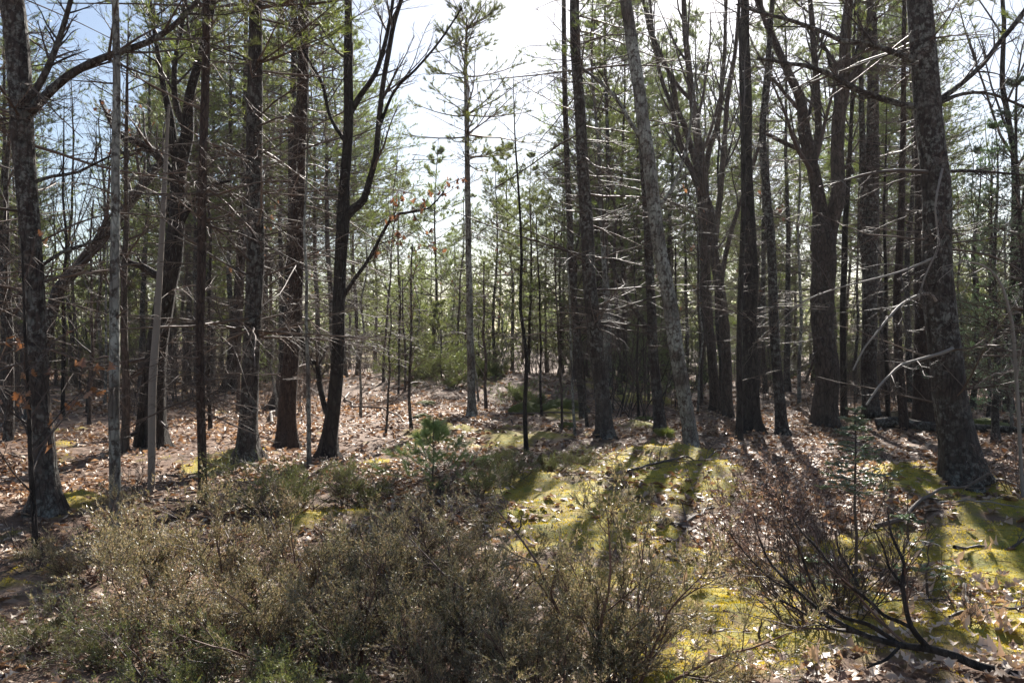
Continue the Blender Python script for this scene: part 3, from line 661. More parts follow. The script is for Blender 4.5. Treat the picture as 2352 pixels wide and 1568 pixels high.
tree('great_pine', 'largest trunk, a thick dark lichen-flecked pine at the right with mossy ground round its foot', 'tree',
     [(2205, 1108, 88), (2200, 1050, 80), (2193, 960, 76), (2184, 860, 73), (2172, 760, 71), (2164, 660, 68), (2156, 560, 65), (2148, 440, 62), (2138, 330, 60), (2130, 220, 58), (2122, 100, 56), (2114, 0, 54), (2110, -60, 53)], BK_PINE, TW_DARK, 8,
     limbs=[[(2128, 250, 17), (2060, 238, 15), (1974, 208, 15), (1935, 185, 14), (1896, 166, 13), (1850, 150, 11), (1818, 147, 9), (1740, 133, 6)],
            [(2120, 150, 17), (2073, 128, 15), (2030, 112, 14), (1974, 98, 13), (1930, 94, 12), (1896, 77, 11), (1818, 48, 9), (1740, 28, 7), (1690, 10, 4)],
            [(2145, 235, 13), (2168, 222, 12), (2208, 193, 11), (2260, 146, 11), (2290, 105, 11), (2320, 70, 12), (2352, 30, 13), (2390, -20, 12)],
            [(2150, 240, 11), (2190, 222, 9), (2234, 213, 8), (2286, 219, 7), (2352, 247, 6), (2420, 270, 4)],
            [(2158, 395, 9), (2210, 392, 8), (2260, 394, 7), (2352, 402, 5), (2420, 410, 4)],
            {'pts': [(2150, 690, 8, -.3), (2135, 674, 7, -.4), (2105, 680, 7, -.5), (2072, 698, 6, -.6), (2050, 720, 6, -.7), (2031, 742, 5, -.8), (2008, 772, 4, -.9), (1985, 800, 4, -.9), (1960, 850, 3, -1)], 'mat': TW_PALE},
            {'pts': [(2190, 800, 8, -.3), (2160, 812, 8, -.4), (2110, 826, 7, -.5), (2070, 838, 6, -.7), (2045, 860, 5, -.8), (2020, 885, 5, -.9), (1990, 930, 4, -1)], 'mat': TW_PALE},
            {'pts': [(2164, 388, 5, -.3), (2152, 440, 5, -.45), (2148, 490, 4, -.5), (2156, 560, 5, -.55), (2140, 600, 4, -.6), (2122, 640, 4, -.6), (2110, 690, 3, -.6)], 'mat': TW_PALE},
            {'pts': [(2130, 395, 9, -.2), (2080, 392, 8, -.4), (2035, 393, 7, -.5), (1980, 402, 5, -.6), (1930, 418, 4, -.7), (1880, 430, 3, -.7)], 'mat': TW_DARK},
            {'pts': [(2150, 590, 6, -.2), (2080, 620, 5, -.5), (2010, 640, 4, -.7), (1930, 660, 3, -.8), (1850, 690, 3, -.9), (1800, 730, 2, -.9)], 'mat': TW_PALE}],
     bare=dict(skip_trunk=True, nl=11, ll=.32, grav=-.05, ang=.8), dead=(46, .9, 6.2, 1.5, .008), seed=81, S=28, flare=.35, rough=.09, crown=[(9.0, 0, 1.1)], landmark='the great right trunk', knots=10)
tree('leaning_tree', 'thin dark trunk curving up to the right near the right edge of the wood', 'tree',
     [(2296, 915, 26), (2305, 870, 22), (2320, 820, 19), (2334, 740, 17), (2345, 640, 15), (2352, 500, 13), (2362, 300, 11), (2370, 0, 8)], BK_OAK, TW_DEAD, 3, seed=84, S=12, flare=.5, dead=(40, 1, 6, 1.3, .008), landmark='the curved trunk at the right edge')
tree('dead_pole', 'lichen-grey dead stick leaning past the right side of the great right trunk', 'dead tree',
     [(2352, 1010, 8), (2334, 860, 8), (2325, 745, 7), (2303, 660, 6), (2275, 620, 5), (2240, 604, 4), (2200, 596, 2)], TW_PALE, TW_PALE, 0, D=8.2, seed=86, S=8, flare=.0, bare=dict(n1=9, l1=.22, t0=.3, grav=-.2, n2=4, n3=3))
tree('snag', 'thin dark snag with orange leaves standing near the bottom left corner', 'dead tree',
     [(80, 1280, 13), (78, 1200, 12), (73, 1120, 12), (70, 1060, 11), (66, 950, 10), (60, 840, 8), (55, 700, 6), (50, 560, 4)], BK_OAK, TW_DARK, 0, seed=88, S=10, flare=.1, bare=dict(n1=12, l1=.3, t0=.25, n2=4, n3=3, grav=.1), leaves=(40, 0))
SAP = [ # x, foot y, width, top y, lean at top
 (483, 985, 10, 300, -8, 'sapling just right of the spiky spruce'), (288, 1040, 20, 250, -4, 'dark slim trunk just right of the slim pale-blotched tree'),
 (710, 1070, 11, 420, -4, 'thin sapling between the reddish leaning pine and the twisted forked tree'), (945, 988, 8, 560, 0, 'crooked dark sapling in the sunny clearing'),
 (1210, 1042, 11, 380, -20, 'thin grey sapling rising from the dark junipers right of the lone pine'), (1118, 940, 8, 600, -8, 'dark sapling just right of the slender lone pine'),
 (1100, 925, 6, 760, -18, 'short slanting sapling beside the slender lone pine'), (885, 1000, 6, 700, 12, 'wispy sapling left of the sunny clearing'),
 (1245, 960, 6, 500, -12, 'first of the thin parallel saplings behind the mossy boulders'), (1290, 985, 6, 520, -16, 'second of the thin parallel saplings behind the mossy boulders'),
 (1322, 1000, 7, 560, -20, 'whippy sapling left of the foot of the drooping-boughed pine'), (1350, 985, 8, 600, -30, 'bent sapling close to the foot of the drooping-boughed pine'),
 (1468, 960, 6, 500, -12, 'thin sapling between the drooping-boughed pine and the lichen-speckled trunk'), (1425, 905, 12, 420, -20, 'dark young trunk right behind the drooping-boughed pine'),
 (1405, 890, 9, 520, -15, 'reddish young trunk right of the drooping-boughed pine'), (1545, 880, 7, 450, -5, 'slim pole behind the lichen-speckled trunk'),
 (1455, 850, 13, 350, -12, 'upright dark pole in the shade right of the drooping-boughed pine'), (205, 980, 9, 460, 10, 'thin stem between the left-edge pine and the slim pale-blotched tree'),
 (240, 930, 7, 520, 8, 'thinner stem just left of the slim pale-blotched tree'), (22, 1010, 22, 300, -6, 'dark trunk at the very left edge'),
 (145, 960, 10, 350, 4, 'slim dark trunk just right of the left-edge pine'), (425, 900, 9, 330, 2, 'slim stem between the crooked oak and the spiky spruce'),
 (828, 960, 7, 560, 14, 'thin sapling right of the twisted forked tree'), (1760, 900, 10, 300, 0, 'slim pole between the fluted trunk and its right neighbour'),
 (1570, 960, 8, 560, -20, 'slanted sapling crossing the lichen-speckled trunk'), (1610, 930, 8, 420, -6, 'thin stem left of the steep-stemmed maple'),
 (1835, 930, 9, 330, 3, 'thin stem left of the stout forking maple'), (1965, 930, 8, 400, 6, 'thin stem left of the twin-stemmed pine'),
 (2040, 975, 12, 380, -2, 'dark stem right of the twin-stemmed pine'), (2270, 960, 9, 430, 8, 'thin stem right of the great right trunk'),
 (2325, 1000, 8, 500, -14, 'slim bent stem near the right edge'), (930, 900, 6, 640, -6, 'left one of a pair of thin stems by the far junipers'), (915, 905, 5, 660, 4, 'right one of a pair of thin stems by the far junipers')]
for i, (ox, oy, wd, ty, ln, lab) in enumerate(SAP):
    r = rng(500+i); n = 7; t = np.linspace(0, 1, n)
    pts = [(ox+ln*u+r.normal()*wd*.35, oy+(ty-oy)*u, wd*(1-.6*u)) for u in t]
    pts[0] = (ox, oy, wd)
    tree('sapling', lab, 'sapling', pts, [BK_OAK, BK_MAPLE, BK_GREY, BK_PINE][i % 4], TW_DARK if i % 3 else TW_DEAD, 1.5 if ty < 450 else 0,
         bare=dict(n1=16, l1=.16, t0=.22, grav=.3, n2=5, n3=2, r1=.5, ang=.9) if i % 2 else dict(n1=9, l1=.2, t0=.4, grav=.5, n2=4, n3=3), dead=(22, .6, 5, .8, .005) if i % 2 else None,
         seed=700+i, S=8, flare=.15, step=.3, rough=.05)

# ------------------------------------------------------------------ background trees, copied from a few grown ones
def proto_pine(seed, H, z0, rmax, nb, tufts, nl, nw, narrow, needle_m, r_stem, name, dead_n=40, dead_len=1.6, blade=8, bk=BK_PINE):
    root = thing(name, '', 'tree')
    P = np.array([[.06*math.sin(k*1.3+seed), .06*math.cos(k*.9+seed), z] for k, z in enumerate(np.linspace(-.1, H, 10))]); rr = r_stem*(1-.9*np.linspace(0, 1, 10))
    m = MB(); P2, q = smooth_path(P, rr, .5); P2 = trunk_mesh(m, P2, q, 9, seed, .06, .4, wob=.6); m.build('trunk', bk, root)
    br, nd = pine_crown(seed, H, z0, rmax, nb, tufts, nl, nw, narrow, blade=blade)
    if dead_n: dead_branches(br, P2, q, dead_n, 1.0, z0+.6, dead_len, seed, side=7, r0=.009)
    br.build('branches', TW_DEAD, root, 'stuff'); nd.build('needles', needle_m, root, 'stuff')
    return root
def proto_bare(seed, H, name, r_stem=.07, fork=True, n1=9, leaves=0):
    r = rng(seed); root = thing(name, '', 'tree')
    K = 10; P = np.zeros((K, 3)); P[:, 2] = np.linspace(-.1, H, K); P[:, 0] = np.cumsum(r.normal(size=K)*.1)*.8; P[:, 1] = np.cumsum(r.normal(size=K)*.1)*.8; P[:2, :2] = 0
    rr = r_stem*(1-.85*np.linspace(0, 1, K))
    m = MB(); p, q = smooth_path(P, rr, .4); p = trunk_mesh(m, p, q, 8, seed, .06, .35, wob=.8)
    m.build('trunk', [BK_OAK, BK_MAPLE, BK_GREY][seed % 3], root)
    m = MB(); c = bare_crown(m, P[None], rr[None], seed, n1=n1, l1=.34, t0=.3, grav=.6, ang=.6, n2=6, n3=4, lv=3)
    m.build('branches', TW_DARK, root, 'stuff')
    if leaves:
        e, d = ends(c, .6, 1, r); s_ = r.permutation(len(e))[:leaves]; m = MB(); oak_leaves(m, e[s_], r, .12, hang=True, detail=False); m.build('dead_leaves', LF_DEAD, root, 'stuff')
    return root
PROTO = {
 'pine0': proto_pine(101, 13.5, 5.5, 2.9, 105, 9, .12, .012, 1.5, ND_PINE, .11, 'background_pine', 85, blade=10),
 'pine1': proto_pine(102, 15.5, 7.0, 3.2, 110, 9, .12, .012, 1.5, ND_PINE, .12, 'background_pine', 95, 2.0, blade=10),
 'pine2': proto_pine(103, 12.0, 3.8, 2.5, 110, 9, .12, .014, 1.4, ND_YEL, .09, 'background_pine', 75, 1.6, bk=BK_RED),
 'pine3': proto_pine(109, 13.0, 2.0, 3.0, 125, 9, .13, .015, 1.3, ND_PINE, .10, 'background_pine', 40, 1.7),
 'young0': proto_pine(104, 9.5, 1.0, 2.6, 100, 9, .13, .015, 1.2, ND_YEL, .08, 'young_pine', 10, 1.0),
 'young1': proto_pine(105, 10.5, 2.0, 3.0, 100, 9, .13, .015, 1.4, ND_YEL, .09, 'young_pine', 14, 1.2),
 'young2': proto_pine(106, 5.0, .3, 2.0, 85, 8, .13, .017, 1.3, ND_YEL, .05, 'young_pine', 0),
 'spruce': proto_pine(107, 9.0, .8, 1.5, 170, 7, .05, .018, .95, ND_FIR, .09, 'dark_spruce', 0, blade=8),
 'hemlock': proto_pine(108, 9.5, 1.0, 2.2, 150, 9, .045, .016, 1.3, ND_FIR, .11, 'hemlock_tree', 0, blade=9),
 'bare0': proto_bare(110, 10.5, 'bare_tree', .075), 'bare1': proto_bare(111, 12.5, 'bare_tree', .10, n1=11),
 'bare2': proto_bare(112, 8.5, 'bare_tree', .05), 'bare3': proto_bare(113, 6.0, 'bare_tree', .03, n1=12, leaves=30),
}
def proto_brush(seed, Hh, name, nst, m_, leaves=0, spread=.5, lm=None, lsize=.03, nlv=2, r0=.007):
    r = rng(seed); root = thing(name, '', 'shrub')
    az = r.uniform(0, 6.28, nst); el = np.pi/2-np.abs(r.normal(size=nst))*spread
    D = np.stack([np.cos(az)*np.cos(el), np.sin(az)*np.cos(el), np.sin(el)], -1); B = np.stack([r.normal(size=nst)*.09*Hh, r.normal(size=nst)*.09*Hh, np.full(nst, -.03)], -1)
    m = MB(); P, rr = grow(B, D, Hh*r.uniform(.5, 1.1, nst), r0, 8, .09, .12, r, .3); m.tubes(P, rr, 4)
    a, ra = spawn(P, rr, 7, .2, .98, .6, r, .42, .6, 5, .12, .15, 0, rmin=.0022); m.tubes(a, ra, 3)
    b, rb = spawn(a, ra, 4, .2, .98, .6, r, .5, .7, 4, .12, .1, 0, rmin=.0016); m.tubes(b, rb, 3)
    m.build('stems', m_, root, 'stuff')
    if leaves:
        e, d = ends(b, .3, leaves, r); m = MB(); d = norm(d+.9*r.normal(size=d.shape)); 
        m.blades(e, d, lsize*r.uniform(.6, 1.2, len(e)), lsize*.42, r); m.build('leaves', lm, root, 'stuff')
    return root
PROTO['brush0'] = proto_brush(120, 2.2, 'bare_bush', 22, TW_DEAD)
PROTO['brush1'] = proto_brush(121, 1.5, 'bare_bush', 26, TW_DEAD, spread=.7)
PROTO['brush2'] = proto_brush(122, 3.2, 'bare_bush', 16, TW_DARK, spread=.35, r0=.012)
CATS = {'pine': ('tree', 'tall background pine'), 'young': ('tree', 'young green pine'), 'spruce': ('tree', 'small dark spruce'), 'hemlock': ('tree', 'dark green hemlock'), 'bare': ('tree', 'thin leafless tree'), 'brush': ('bush', 'leafless grey bush')}
used = set(); placed = []
def put(kind, x, y, scale=1.0, rz=0.0, tilt=(0, 0)): placed.append((kind, float(x), float(y), scale, rz, tilt))
rb = rng(77)
def put_px(kind, ox, D, topy=None, scale=None):
    Hs = {'pine0': 13.5, 'pine1': 15.5, 'pine2': 12, 'pine3': 13, 'young0': 9.5, 'young1': 10.5, 'young2': 5, 'spruce': 9, 'hemlock': 9.5, 'bare0': 10.5, 'bare1': 12.5, 'bare2': 8.5, 'bare3': 6}
    x = (ox-CX)/F*D
    s = scale or ((CAM_H+(CY-topy)/F*D-g1(x, D))/Hs[kind])
    put(kind, x, D, s, rb.uniform(0, 6.28), (rb.normal()*.02, rb.normal()*.02))
# those one can single out in the clearing and against the sky
for k, ox, D, ty in [('young0', 995, 34, 320), ('young1', 1135, 36, 340), ('young0', 1180, 40, 300), ('pine2', 1215, 33, 345), ('young1', 920, 37, 355), ('young0', 865, 42, 345), ('spruce', 1057, 70, 575), ('young1', 1040, 48, 500),
                     ('young0', 1255, 44, 420), ('pine2', 820, 34, 200), ('pine0', 730, 30, 60), ('pine1', 640, 27, -60), ('pine0', 535, 25, -40), ('pine2', 470, 30, 60), ('pine0', 400, 33, 100), ('pine1', 330, 28, -80), ('pine2', 260, 32, 180), ('pine0', 185, 26, 120), ('pine1', 110, 24, -50), ('pine0', 10, 22, -90), ('pine2', 40, 30, 220),
                     ('pine0', 1290, 27, 60), ('pine2', 1375, 30, 120), ('pine1', 1410, 25, -90), ('pine0', 1540, 28, 60), ('pine1', 1655, 24, -60), ('pine0', 1740, 29, 0), ('pine1', 1815, 26, -100), ('pine2', 1870, 33, 200), ('pine0', 2030, 25, -60), ('pine1', 2090, 22, -120), ('pine0', 2240, 20, -80), ('pine2', 2300, 24, 60), ('pine0', 2345, 18, -40),
                     ('hemlock', 2290, 13.5, 250), ('hemlock', 2370, 11.5, 150), ('hemlock', 2235, 19, 330), ('hemlock', 2420, 14, 180), ('young1', 1215, 46, 420), ('pine2', 1345, 38, 30), ('pine1', 1470, 31, -60), ('pine0', 1610, 34, 20), ('pine2', 600, 35, 20), ('pine0', 780, 33, 40), ('pine1', 880, 24, -150)]:
    put_px(k, ox, D, ty)
for i in range(34):      # a screen of slim stems behind the right-hand stand
    D = rb.uniform(28, 58); ox = rb.uniform(1280, 2380) if i % 3 else rb.uniform(-60, 840)
    put_px(['bare0', 'bare2', 'pine2', 'bare1', 'pine0'][i % 5], ox, D, None, rb.uniform(.85, 1.15))
for i in range(20):      # slim stems in the middle distance on the right
    D = rb.uniform(17, 42); ox = rb.uniform(1270, 2330)
    put_px(rb.choice(['bare0', 'bare1', 'bare2', 'pine2', 'pine0', 'bare2', 'bare3']), ox, D, None, rb.uniform(.8, 1.15))
for i in range(15):      # and on the left
    D = rb.uniform(16, 46); ox = rb.uniform(-60, 860)
    put_px(rb.choice(['bare0', 'pine2', 'bare2', 'pine0', 'bare1', 'bare2', 'bare3']), ox, D, None, rb.uniform(.75, 1.1))
for i in range(70):      # knee-high evergreens that close the view under the trees
    D = rb.uniform(24, 60); ox = rb.uniform(-100, 2500); put_px('young2', ox, D, None, rb.uniform(.25, .6))
for i in range(14):
    D = rb.uniform(24, 60); ox = rb.uniform(870, 1270); put_px(rb.choice(['bare3', 'bare2', 'bare3']), ox, D, None, rb.uniform(.6, .9))
for i in range(32):
    D = rb.uniform(26, 44); ox = rb.uniform(-100, 820) if i % 2 else rb.uniform(1290, 2500); put_px(['pine3', 'pine2', 'pine0'][i % 3], ox, D, None, rb.uniform(.95, 1.2))
for i in range(70):      # low green pines at the back
    D = rb.uniform(34, 72); ox = rb.uniform(-150, 2500); put_px(rb.choice(['young2', 'young2', 'young0', 'young1']), ox, D, None, rb.uniform(.7, 1.05))
for i in range(36):      # full pines farther off
    D = rb.uniform(32, 66); ox = rb.uniform(-200, 2550)
    if 860 < ox < 1270: put_px(rb.choice(['pine2', 'young1', 'young0']), ox, rb.uniform(50, 72), None, rb.uniform(.8, 1.0))
    else: put_px(rb.choice(['pine3', 'pine3', 'pine2', 'young1', 'pine0']), ox, D, None, rb.uniform(.85, 1.15))
for i in range(190):
    D = rb.uniform(17, 50); ox = rb.uniform(-60, 2420)
    if 850 < ox < 1300 and D < 27: continue
    put(rb.choice(['brush0', 'brush1', 'brush2', 'brush0']), (ox-CX)/F*D, D, rb.uniform(.6, 1.1), rb.uniform(0, 6.28))
# trees outside the picture on either side and behind the camera keep the light as it is in a wood
for i, (x, y) in enumerate([(-9, 6), (-7.5, 11), (8.5, 6.5), (9.5, 11), (-13, 13), (13, 15)]): put(['pine0', 'pine1', 'bare1'][i % 3], x, y, 1.0, i*1.3)

for i, p in enumerate(placed):   # let sun through to the leaves and the moss in front
    if p[0].startswith('pine') and 8 < p[2] < 34:
        hits = 0
        for hh in (7, 9, 11):
            sx, sy = p[1]-hh*1.43*math.sin(R(SUN_AZ)), p[2]-hh*1.43*math.cos(R(SUN_AZ))
            if 2.5 < sy < 12 and abs(sx) < sy*.66+.8: hits += 1
            if 3 < sy < 9 and -3.5 < sx < 4.5: hits += 2
        if hits >= 2 and (hits > 2 or i % 2): placed[i] = (['bare0', 'bare1'][i % 2],)+p[1:]
for i, p in enumerate(placed):   # the openings in the canopy where the sky shows
    ox = CX+p[1]/max(p[2], 1)*F
    if p[0].startswith('pine') and p[2] > 10 and (70 < ox < 290 or 2190 < ox < 2400 or 850 < ox < 1060): placed[i] = ('bare2' if p[2] < 32 else 'young2',)+p[1:3]+(min(p[3], 1.0),)+p[4:]
for i, p in enumerate(placed):   # and on to the left slope
    if p[0].startswith(('pine', 'bare')) and 18 < p[2] < 36 and i % 2:
        q = [(p[1]-hh*1.43*math.sin(R(SUN_AZ)), p[2]-hh*1.43*math.cos(R(SUN_AZ))) for hh in (6, 9)]
        if any(-6 < a < 2 and 9 < b < 19 for a, b in q): placed[i] = (p[0], p[1]*(p[2]+13)/p[2], p[2]+13)+p[3:]
def side_words(x, y, others):
    """how one finds this tree: by the nearest landmark trunk in the picture"""
    ox = CX+x/y*F
    cand = sorted(LANDMARKS, key=lambda l: abs(l[0]-ox))
    l = cand[0]; dx = ox-l[0]
    d = 'near' if y < 24 else 'farther' if y < 40 else 'far'
    return ('left of ' if dx < 0 else 'right of ')+l[2], d
ORD = ['', 'second', 'third', 'fourth', 'fifth', 'sixth', 'seventh', 'eighth', 'ninth', 'tenth', 'eleventh', 'twelfth', 'thirteenth', 'fourteenth', 'fifteenth', 'sixteenth', 'seventeenth', 'eighteenth', 'nineteenth', 'twentieth']
bys = {}
for i, p in enumerate(placed):
    fam = p[0].rstrip('0123456789')
    if p[2] > 8:
        s, d = side_words(p[1], p[2], None); 
    else: s, d = ('beyond the left edge' if p[1] < 0 else 'beyond the right edge'), 'near'
    bys.setdefault((fam, s, d), []).append(i)
LAB = {}
for (fam, s, d), ids in bys.items():
    cx0 = [l[0] for l in LANDMARKS if s.endswith(l[2])]
    c = cx0[0] if cx0 else (0 if 'left' in s else 2352)
    ids.sort(key=lambda i: abs(CX+placed[i][1]/placed[i][2]*F-c))
    for k, i in enumerate(ids):
        LAB[i] = f"{CATS[fam][1]}, {d} off, {ORD[min(k, 19)]+' one ' if k else 'next '}{'' if k else 'one '}{s}".replace('  ', ' ')
GRP = {'pine': 'background pines', 'young': 'young green pines at the back', 'spruce': 'small dark spruces', 'hemlock': 'hemlocks by the right edge', 'bare': 'leafless background trees', 'brush': 'leafless grey bushes between the trees'}
for i, (kind, x, y, s, rz, tl) in enumerate(placed):
    fam = kind.rstrip('0123456789'); loc = (x, y, g1(x, y)-.03)
    if kind not in used:
        used.add(kind); o = PROTO[kind]; o.location = loc; o.rotation_euler = (tl[0], tl[1], rz); o.scale = (s,)*3; o['label'] = LAB[i]; o['category'] = CATS[fam][0]; o['group'] = GRP[fam]
    else: dup(PROTO[kind], loc, rz, LAB[i], GRP[fam], s, tl)
for k, o in PROTO.items():
    if k not in used:
        for c in list(o.children): bpy.data.objects.remove(c)
        bpy.data.objects.remove(o)

# the far wood that reads as one mass
def far_woods():
    r = rng(5); tr = MB(); nd = MB()
    n = 700; y = r.uniform(74, 150, n); x = r.uniform(-1, 1, n)*y*.95
    h = r.uniform(4.5, 9.5, n); z = gh(x, y)
    K = 4; P = np.zeros((n, K, 3)); P[..., 0] = x[:, None]; P[..., 1] = y[:, None]; P[..., 2] = z[:, None]-.2+np.linspace(0, 1, K)[None]*h[:, None]
    tr.tubes(P, np.broadcast_to(.10*(1-.8*np.linspace(0, 1, K)), (n, K)), 5)
    m_ = 260; i = np.repeat(np.arange(n), m_); t = r.uniform(.08, 1, len(i)); rad = (1.08-t)*r.uniform(.3, 1, len(i))*2.0; az = r.uniform(0, 6.28, len(i))
    clump = .6+.8*(np.sin(az*3+i)+1)/2*(.6+.4*np.sin(t*22+i*2.3))
    B = np.stack([x[i]+np.cos(az)*rad*clump, y[i]+np.sin(az)*rad*clump, z[i]+t*h[i]], -1)
    D = norm(np.stack([np.cos(az), np.sin(az), .5+r.normal(size=len(i))*.4], -1))
    nd.blades(B, D, .55*r.uniform(.6, 1.2, len(i)), .16, r)
    root = thing('far_woods', 'band of low far green pines closing the view behind all other trees', 'woods')
    root['kind'] = 'stuff'
    tr.build('trunks', BK_PINE, root, 'stuff'); nd.build('needles', ND_YEL, root, 'stuff')
far_woods()
# feathery top of the slender lone pine
def lone_top():
    root = [o for o in bpy.data.objects if o.name == 'slim_pine'][0]; b = np.array(root.location)
    br, nd = pine_crown(41, 3.9, 0, 1.7, 62, 9, .09, .008, 1.9, blade=12)
    c = nd.build('needles', ND_PINE, root, 'stuff'); c.location = pt(1072, 380, b[1])-b
    d = br.build('crown_branches', TW_DEAD, c, 'stuff')
lone_top()

# ------------------------------------------------------------------ junipers in front
def juniper(seed, name, Rr=.6, Hh=.8, nst=16, nsp=2600, ndl=15, needle_m=ND_JUN, spread=.75, nl=.021, nw=.0056, root=None):
    r = rng(seed); root = root or thing(name, '', 'shrub')
    az = r.uniform(0, 6.28, nst); lean = np.abs(r.normal(size=nst))*spread+.15
    D = np.stack([np.cos(az)*np.sin(lean), np.sin(az)*np.sin(lean), np.cos(lean)], -1)
    B = np.stack([r.normal(size=nst)*.05, r.normal(size=nst)*.05, np.full(nst, -.04)], -1)
    L = np.minimum(Hh/np.maximum(np.cos(lean), .3), Rr*1.5/np.maximum(np.sin(lean), .2))*r.uniform(.5, 1.25, nst)
    m = MB(); P, rr = grow(B, D, L, .012*r.uniform(.5, 1.4, nst), 9, .13, .22, r, .22, .8); m.tubes(P, rr, 5)
    a, ra = spawn(P, rr, 9, .22, .97, .6, r, .42, .6, 7, .11, .25, 0, rmin=.0025, tipfall=.45); m.tubes(a, ra, 4)
    b, rb_ = spawn(a, ra, 6, .2, .98, .6, r, .45, .6, 5, .11, .2, 0, rmin=.0015, tipfall=.4); m.tubes(b, rb_, 3)
    m.build('stems', TW_RED, root, 'stuff')
    e1, d1 = ends(b, .35, max(1, int(nsp*.8/len(b))), r); e2, d2 = ends(a, .6, max(1, int(nsp*.2/len(a))), r)
    e = np.vstack([e1, e2]); d = np.vstack([d1, d2])
    d = norm(d+.35*r.normal(size=d.shape)+np.array([0, 0, .2]))
    n = len(e); sl = r.uniform(.05, .11, n)
    sm = MB(); tw = np.stack([e, e+d*sl[:, None]*.5, e+d*sl[:, None]], 1); sm.tubes(tw, np.broadcast_to([.0013, .001, .0006], (n, 3)), 3); sm.build('twigs', TW_RED, root, 'stuff')
    i = np.repeat(np.arange(n), ndl); t = r.uniform(0, 1, len(i)); q = perp(d[i], r); an = r.uniform(.45, .9, len(i))[:, None]
    nm = MB(); nm.blades(e[i]+d[i]*(sl[i]*t)[:, None], d[i]*np.cos(an)+q*np.sin(an), nl*r.uniform(.7, 1.25, len(i)), nw, r)
    nm.build('needles', needle_m, root, 'stuff')
    return root
JP = [juniper(201, 'juniper_bush', .6, .85, 15, 2800, 13), juniper(202, 'juniper_bush', .55, .75, 15, 2800, 13), juniper(203, 'juniper_bush', .5, .95, 13, 2700, 13, spread=.5), juniper(204, 'juniper_bush', .7, .5, 18, 2500, 16, needle_m=ND_JUN2, spread=1.1, nl=.021, nw=.0048)]
JP.append(juniper(205, 'juniper_bush', .9, .50, 22, 1500, 12, needle_m=ND_YEL, spread=1.0, nl=.034, nw=.012))
usedj = set()
def first_or_dup(P0, loc, rz, label, cat, group, s, tilt=(0, 0)):
    if P0['label'] == '':
        P0.location = loc; P0.rotation_euler = (tilt[0], tilt[1], rz); P0.scale = (s,)*3; P0['label'] = label; P0['category'] = cat; P0['group'] = group; return P0
    o = dup(P0, loc, rz, label, group, s, tilt); o['category'] = cat; return o
def put_jun(k, ox, D, topy, label, scale=None, rz=0.0, group='juniper bushes', tilt=(0, 0)):
    x = (ox-CX)/F*D; z = g1(x, D); Hs = [.88, .80, .98, .62][k]
    s = scale or (CAM_H-(topy-CY)/F*D-z)/Hs
    if k in usedj: return dup(JP[k], (x, D, z), rz, label, group, s, tilt)
    usedj.add(k); o = JP[k]; o.location = (x, D, z); o.rotation_euler = (tilt[0], tilt[1], rz); o.scale = (s,)*3; o['label'] = label; o['category'] = 'juniper'; o['group'] = group
    return o
for k, ox, D, ty, rz, lab in [
 (0, 215, 5.6, 1175, .3, 'juniper with low grey-green fronds in front of the slim pale-blotched tree'),
 (1, 380, 5.2, 1165, 1.2, 'juniper right of the slim pale-blotched tree, in front of the spiky spruce'),
 (0, 540, 5.0, 1180, 2.0, 'broad brown-green juniper below the mossy-footed pine'),
 (2, 700, 5.0, 1165, .5, 'upright juniper with a taller tip below the twisted forked tree'),
 (1, 850, 4.9, 1185, 2.8, 'brownish juniper left of the grey twigs in the middle of the juniper thicket'),
 (0, 985, 4.9, 1190, 4.0, 'juniper below the young pine seedling, with bare grey twigs above it'),
 (2, 1085, 4.7, 1200, 1.0, 'last upright juniper before the mossy strip, at the right end of the thicket'),
 (3, 60, 4.4, 1415, .2, 'low greener juniper with long needles in the bottom left corner'),
 (3, 240, 4.2, 1440, 2.1, 'low green juniper right of the bottom left corner'),
 (0, 330, 4.3, 1290, 3.1, 'thick juniper in the lower left with a bare red stem in its middle'),
 (1, 500, 4.2, 1310, .9, 'dense juniper at the bottom below the broad brown-green juniper'),
 (2, 640, 4.1, 1290, 2.2, 'open-stemmed juniper at the bottom left of the middle'),
 (0, 800, 4.0, 1300, 5.2, 'open juniper whose pale stems show, at the bottom left of the centre'),
 (1, 950, 3.9, 1320, 3.6, 'juniper at the bottom centre with dark green inner needles'),
 (2, 1090, 4.0, 1290, 4.4, 'spreading juniper at the bottom right beside the yellow moss'),
 (3, 450, 3.6, 1480, 1.3, 'flat juniper fronds cut by the lower edge of the picture, left'),
 (3, 760, 3.5, 1500, 2.9, 'flat juniper fronds cut by the lower edge of the picture, middle'),
 (0, 1020, 3.45, 1470, 2.4, 'low juniper cut by the lower edge of the picture, near the centre'),
 (2, 1372, 3.9, 1168, .7, 'tall fan-shaped juniper standing alone on the yellow moss'),
 (2, 1440, 3.75, 1260, 3.3, 'right neighbour of the fan-shaped juniper, leaning over the bright moss'),
 (1, 1230, 3.6, 1400, 5.3, 'low juniper joining the thicket and the fan-shaped juniper at the bottom'),
 (3, 600, 7.6, 1095, 1, 'dark low juniper among grey fallen twigs below the forked tree'),
 (3, 710, 7.9, 1070, 2, 'ragged low juniper at the foot of the forked tree'),
 (3, 1170, 8.9, 1040, 3, 'low shaded juniper right of the pine seedling'),
 (3, 1260, 9.3, 1035, 4, 'low shaded juniper left of the drooping-boughed pine'),
 (3, 1330, 9.8, 1038, 5, 'small shaded juniper in front of the foot of the drooping-boughed pine'),
 (3, 1100, 8.3, 1075, 6, 'dark low juniper right behind the pine seedling'),
 (3, 850, 8.2, 1075, 2.6, 'low juniper left of the pine seedling'),
]:
    put_jun(k, ox, D, ty, lab, None, rz)
